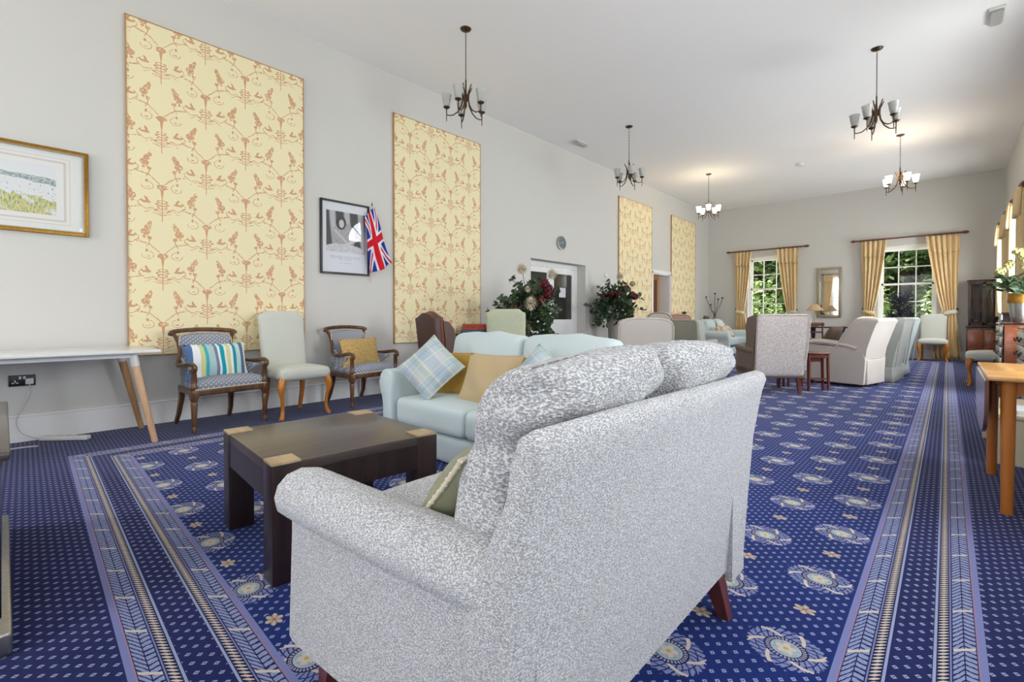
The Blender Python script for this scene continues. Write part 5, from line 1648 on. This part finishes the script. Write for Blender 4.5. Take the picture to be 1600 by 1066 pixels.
t = thing('twig_tree', 'blue-black artificial twig tree in front of the right far window', 'ornament', (-.78, 13.60, 0))
MB().lathe([(.10, 0), (.13, .02), (.12, .28), (.14, .30), (.12, .30), (0, .27)], (0, 0, 0), 20).build('pot', M['black'], t)
random.seed(9); b = MB(); b.tube([(0, 0, .25), (.01, 0, .8), (0, .01, 1.30)], [.022, .016, .008], 8); lf = MB()
for k in range(150):
    z = random.uniform(.82, 1.42); a = random.uniform(0, 6.28); L = random.uniform(.14, .30)
    p = Vector((0, 0, z)); d = Vector((math.cos(a), math.sin(a), random.uniform(.1, .9)))
    q = p+d*L; b.tube([tuple(p), tuple(p+d*L*.5+Vector((0, 0, .01))), tuple(q)], [.007, .005, .003], 4)
    for m_ in range(5):
        r_ = p+d*L*random.uniform(.4, 1); e = Vector((random.uniform(-1, 1), random.uniform(-1, 1), random.uniform(-.2, 1)))
        b.tube([tuple(r_), tuple(r_+e*.07)], .0034, 4)
        if m_ < 2: lf.leaf(r_+e*.06, e, (0, 0, 1), .022, .014)
b.build('branches', M['twig'], t); lf.build('white_buds', M['white_cush'], t)

# ================================================================== right-hand side
def chest(lab, x0, x1, y0, y1, H, n):
    cx, cy = (x0+x1)/2, (y0+y1)/2
    t = thing('chest_of_drawers', lab, 'chest of drawers', (cx, cy, 0))
    W_, L_ = x1-x0, y1-y0
    MB().box((.012, 0, H/2+.03), (W_-.03, L_, H-.08), r=.006).build('carcass', M['chest'], t)
    MB().box((0, 0, H-.012), (W_+.02, L_+.03, .026), r=.008).build('top', M['dark_mahog'], t)
    MB().box((.005, 0, .04), (W_, L_+.01, .08), r=.006).build('plinth', M['dark_mahog'], t)
    hh = (H-.13)/n
    for k in range(n):
        z = .09+hh*(k+.5)
        o = MB().box((-W_/2+.002, 0, z), (.028, L_-.03, hh-.012), r=.005).build('drawer', M['silver'], t)
        hb = MB()
        for yy in (-L_*.28, L_*.28):
            hb.tube([(-W_/2-.030+.010*math.cos(a), yy+.032*math.cos(a), z+.03*math.sin(a)) for a in [PI+PI*i/8 for i in range(9)]], .005, 6)
            hb.lathe([(0, 0), (.012, .004), (0, .016)], (0, 0, 0), 8, T(-W_/2-.012, yy, z) @ RY(-90))
        hb.build('handle', M['bronze'], o)
    return t
chest('mahogany chest with antique silver drawer fronts below the potted plant', .50, .86, 8.55, 9.22, .925, 6)
chest('second silver-fronted chest of drawers, cut by the right edge of the picture', .50, .86, 6.0, 6.56, .91, 6)
t = thing('dark_cupboard', 'dark cupboard under the right-hand window beyond the silver-fronted chest', 'cupboard', (.735, 10.45, 0))
MB().box((0, 0, .53), (.26, .8, 1.02), r=.008).build('case', M['dark_mahog'], t)
MB().box((-.135, 0, .55), (.012, .7, .8)).build('door', M['dark_mahog'], t)
MB().box((0, 0, 1.05), (.29, .84, .03), r=.006).build('top', M['dark_mahog'], t)

t = thing('potted_hydrangea', 'artificial hydrangea in a silver and gold pot on the chest of drawers', 'plant', (.685, 8.80, .926))
MB().lathe([(.070, 0), (.085, .02), (.108, .16), (.118, .25), (.0, .25)], (0, 0, 0), 28).build('pot', M['silver'], t)
MB().lathe([(.119, .245), (.124, .26), (.122, .36), (.112, .375), (.105, .365), (0, .35)], (0, 0, 0), 28).build('gold_rim', M['goldframe'], t)
random.seed(31); lf, st = MB(), MB()
for k in range(26):
    a = random.uniform(0, 6.28); L = random.uniform(.16, .36)
    d = Vector((math.cos(a), math.sin(a), random.uniform(.3, 1.6))).normalized()
    p = Vector((0, 0, .35)); q = p+d*L
    st.tube([tuple(p), tuple(p+d*L*.5+Vector((0, 0, .02))), tuple(q)], .004, 5)
    for _ in range(5):
        r_ = p+d*L*random.uniform(.4, 1.05); lf.leaf(r_, (random.uniform(-1, 1), random.uniform(-1, 1), random.uniform(-.3, .7)), None, .095, .06)
for k in range(16):
    a = k*.7; lf.leaf((0, 0, .35), (math.cos(a), math.sin(a), .5), (0, 0, 1), .26, .018)
for m_ in (st, lf): m_.v = [(min(p[0], XR-.02-.685-.01*(i % 4)), p[1], p[2]) for i, p in enumerate(m_.v)]
st.build('stems', M['stem'], t); lf.build('leaves', M['leaf'], t)
for (dx, dy, z) in ((-.17, -.04, .66), (-.10, .05, .74), (.03, -.1, .80), (.06, .06, .72), (-.02, 0, .88)):
    b = MB()
    for k in range(3): rose(b, (dx+random.uniform(-.03, .03), dy+random.uniform(-.03, .03), z+random.uniform(-.02, .03)), .05)
    b.build('flower_head', M['leafgreen_light'], t)

t = thing('drop_leaf_table', 'orange wooden drop-leaf table at the right edge of the picture', 'table', (.50, 3.87, 0))
MB().box((0, 0, .690), (.70, 1.04, .022), r=.006).build('table_top', M['orange_top'], t)
MB().box((.0, 0, .640), (.56, .84, .075)).build('apron', M['orange_leg'], t)
for (x, y) in ((-.27, -.425), (-.285, .39), (.27, -.425), (.27, .39)):
    MB().tube([(x, y, 0), (x, y, .678)], [.024, .030], 18).build('leg', M['orange_leg'], t)
pts = [(-.50, .675), (.50, .675), (.50, .60), (.47, .50), (.38, .42), (.25, .375), (.0, .36), (-.25, .375), (-.38, .42), (-.47, .50), (-.50, .60)]
MB().prism(pts, 'x', -.358, -.342).build('drop_leaf', M['leaf_gloss'], t)

t = thing('low_storage_bench', 'cream low bench unit standing behind the drop-leaf table', 'bench', (.53, 5.05, 0))
MB().box((0, 0, .325), (.66, .95, .03), r=.004).build('top', M['cream_lam'], t)
for yy in (-.455, .455): MB().box((0, yy, .155), (.62, .03, .31)).build('end_panel', M['cream_lam'], t)
MB().box((.29, 0, .16), (.03, .88, .30)).build('back_panel', M['cream_lam'], t)
tag(MB().box((0, 0, .012), (.21, .29, .024)).build('magazine', M['paper'], loc=(.42, 4.80, .3405), rotz=R(15)), 'pile of white papers on the cream bench', 'papers')
t = thing('glass_jar', 'glass jar on the cream bench under the orange table', 'jar', (.62, 4.72, .3405))
MB().lathe([(.04, 0), (.045, .01), (.045, .10), (.038, .12), (.038, .125), (0, .125)], (0, 0, 0), 18).build('jar_body', M['frost'], t)
MB().lathe([(.041, .118), (.041, .142), (0, .145)], (0, 0, 0), 18).build('lid', M['bronze'], t)
t = thing('radiator', 'white panel radiator beneath the farther right-hand window', 'radiator', (.83, 13.35, .12))
MB().rbox((0, 0, .33), (.05, 1.2, .60), .01).build('panel', M['white_pl'], t)
MB().tube([(0, -.55, .04), (0, -.58, .02), (0, -.58, -.12)], .008, 8).build('pipe', M['white_pl'], t)
MB().tube([(0, .55, .04), (0, .58, .02), (0, .58, -.12)], .008, 8).build('pipe', M['white_pl'], t)
bpy.context.view_layer.update()
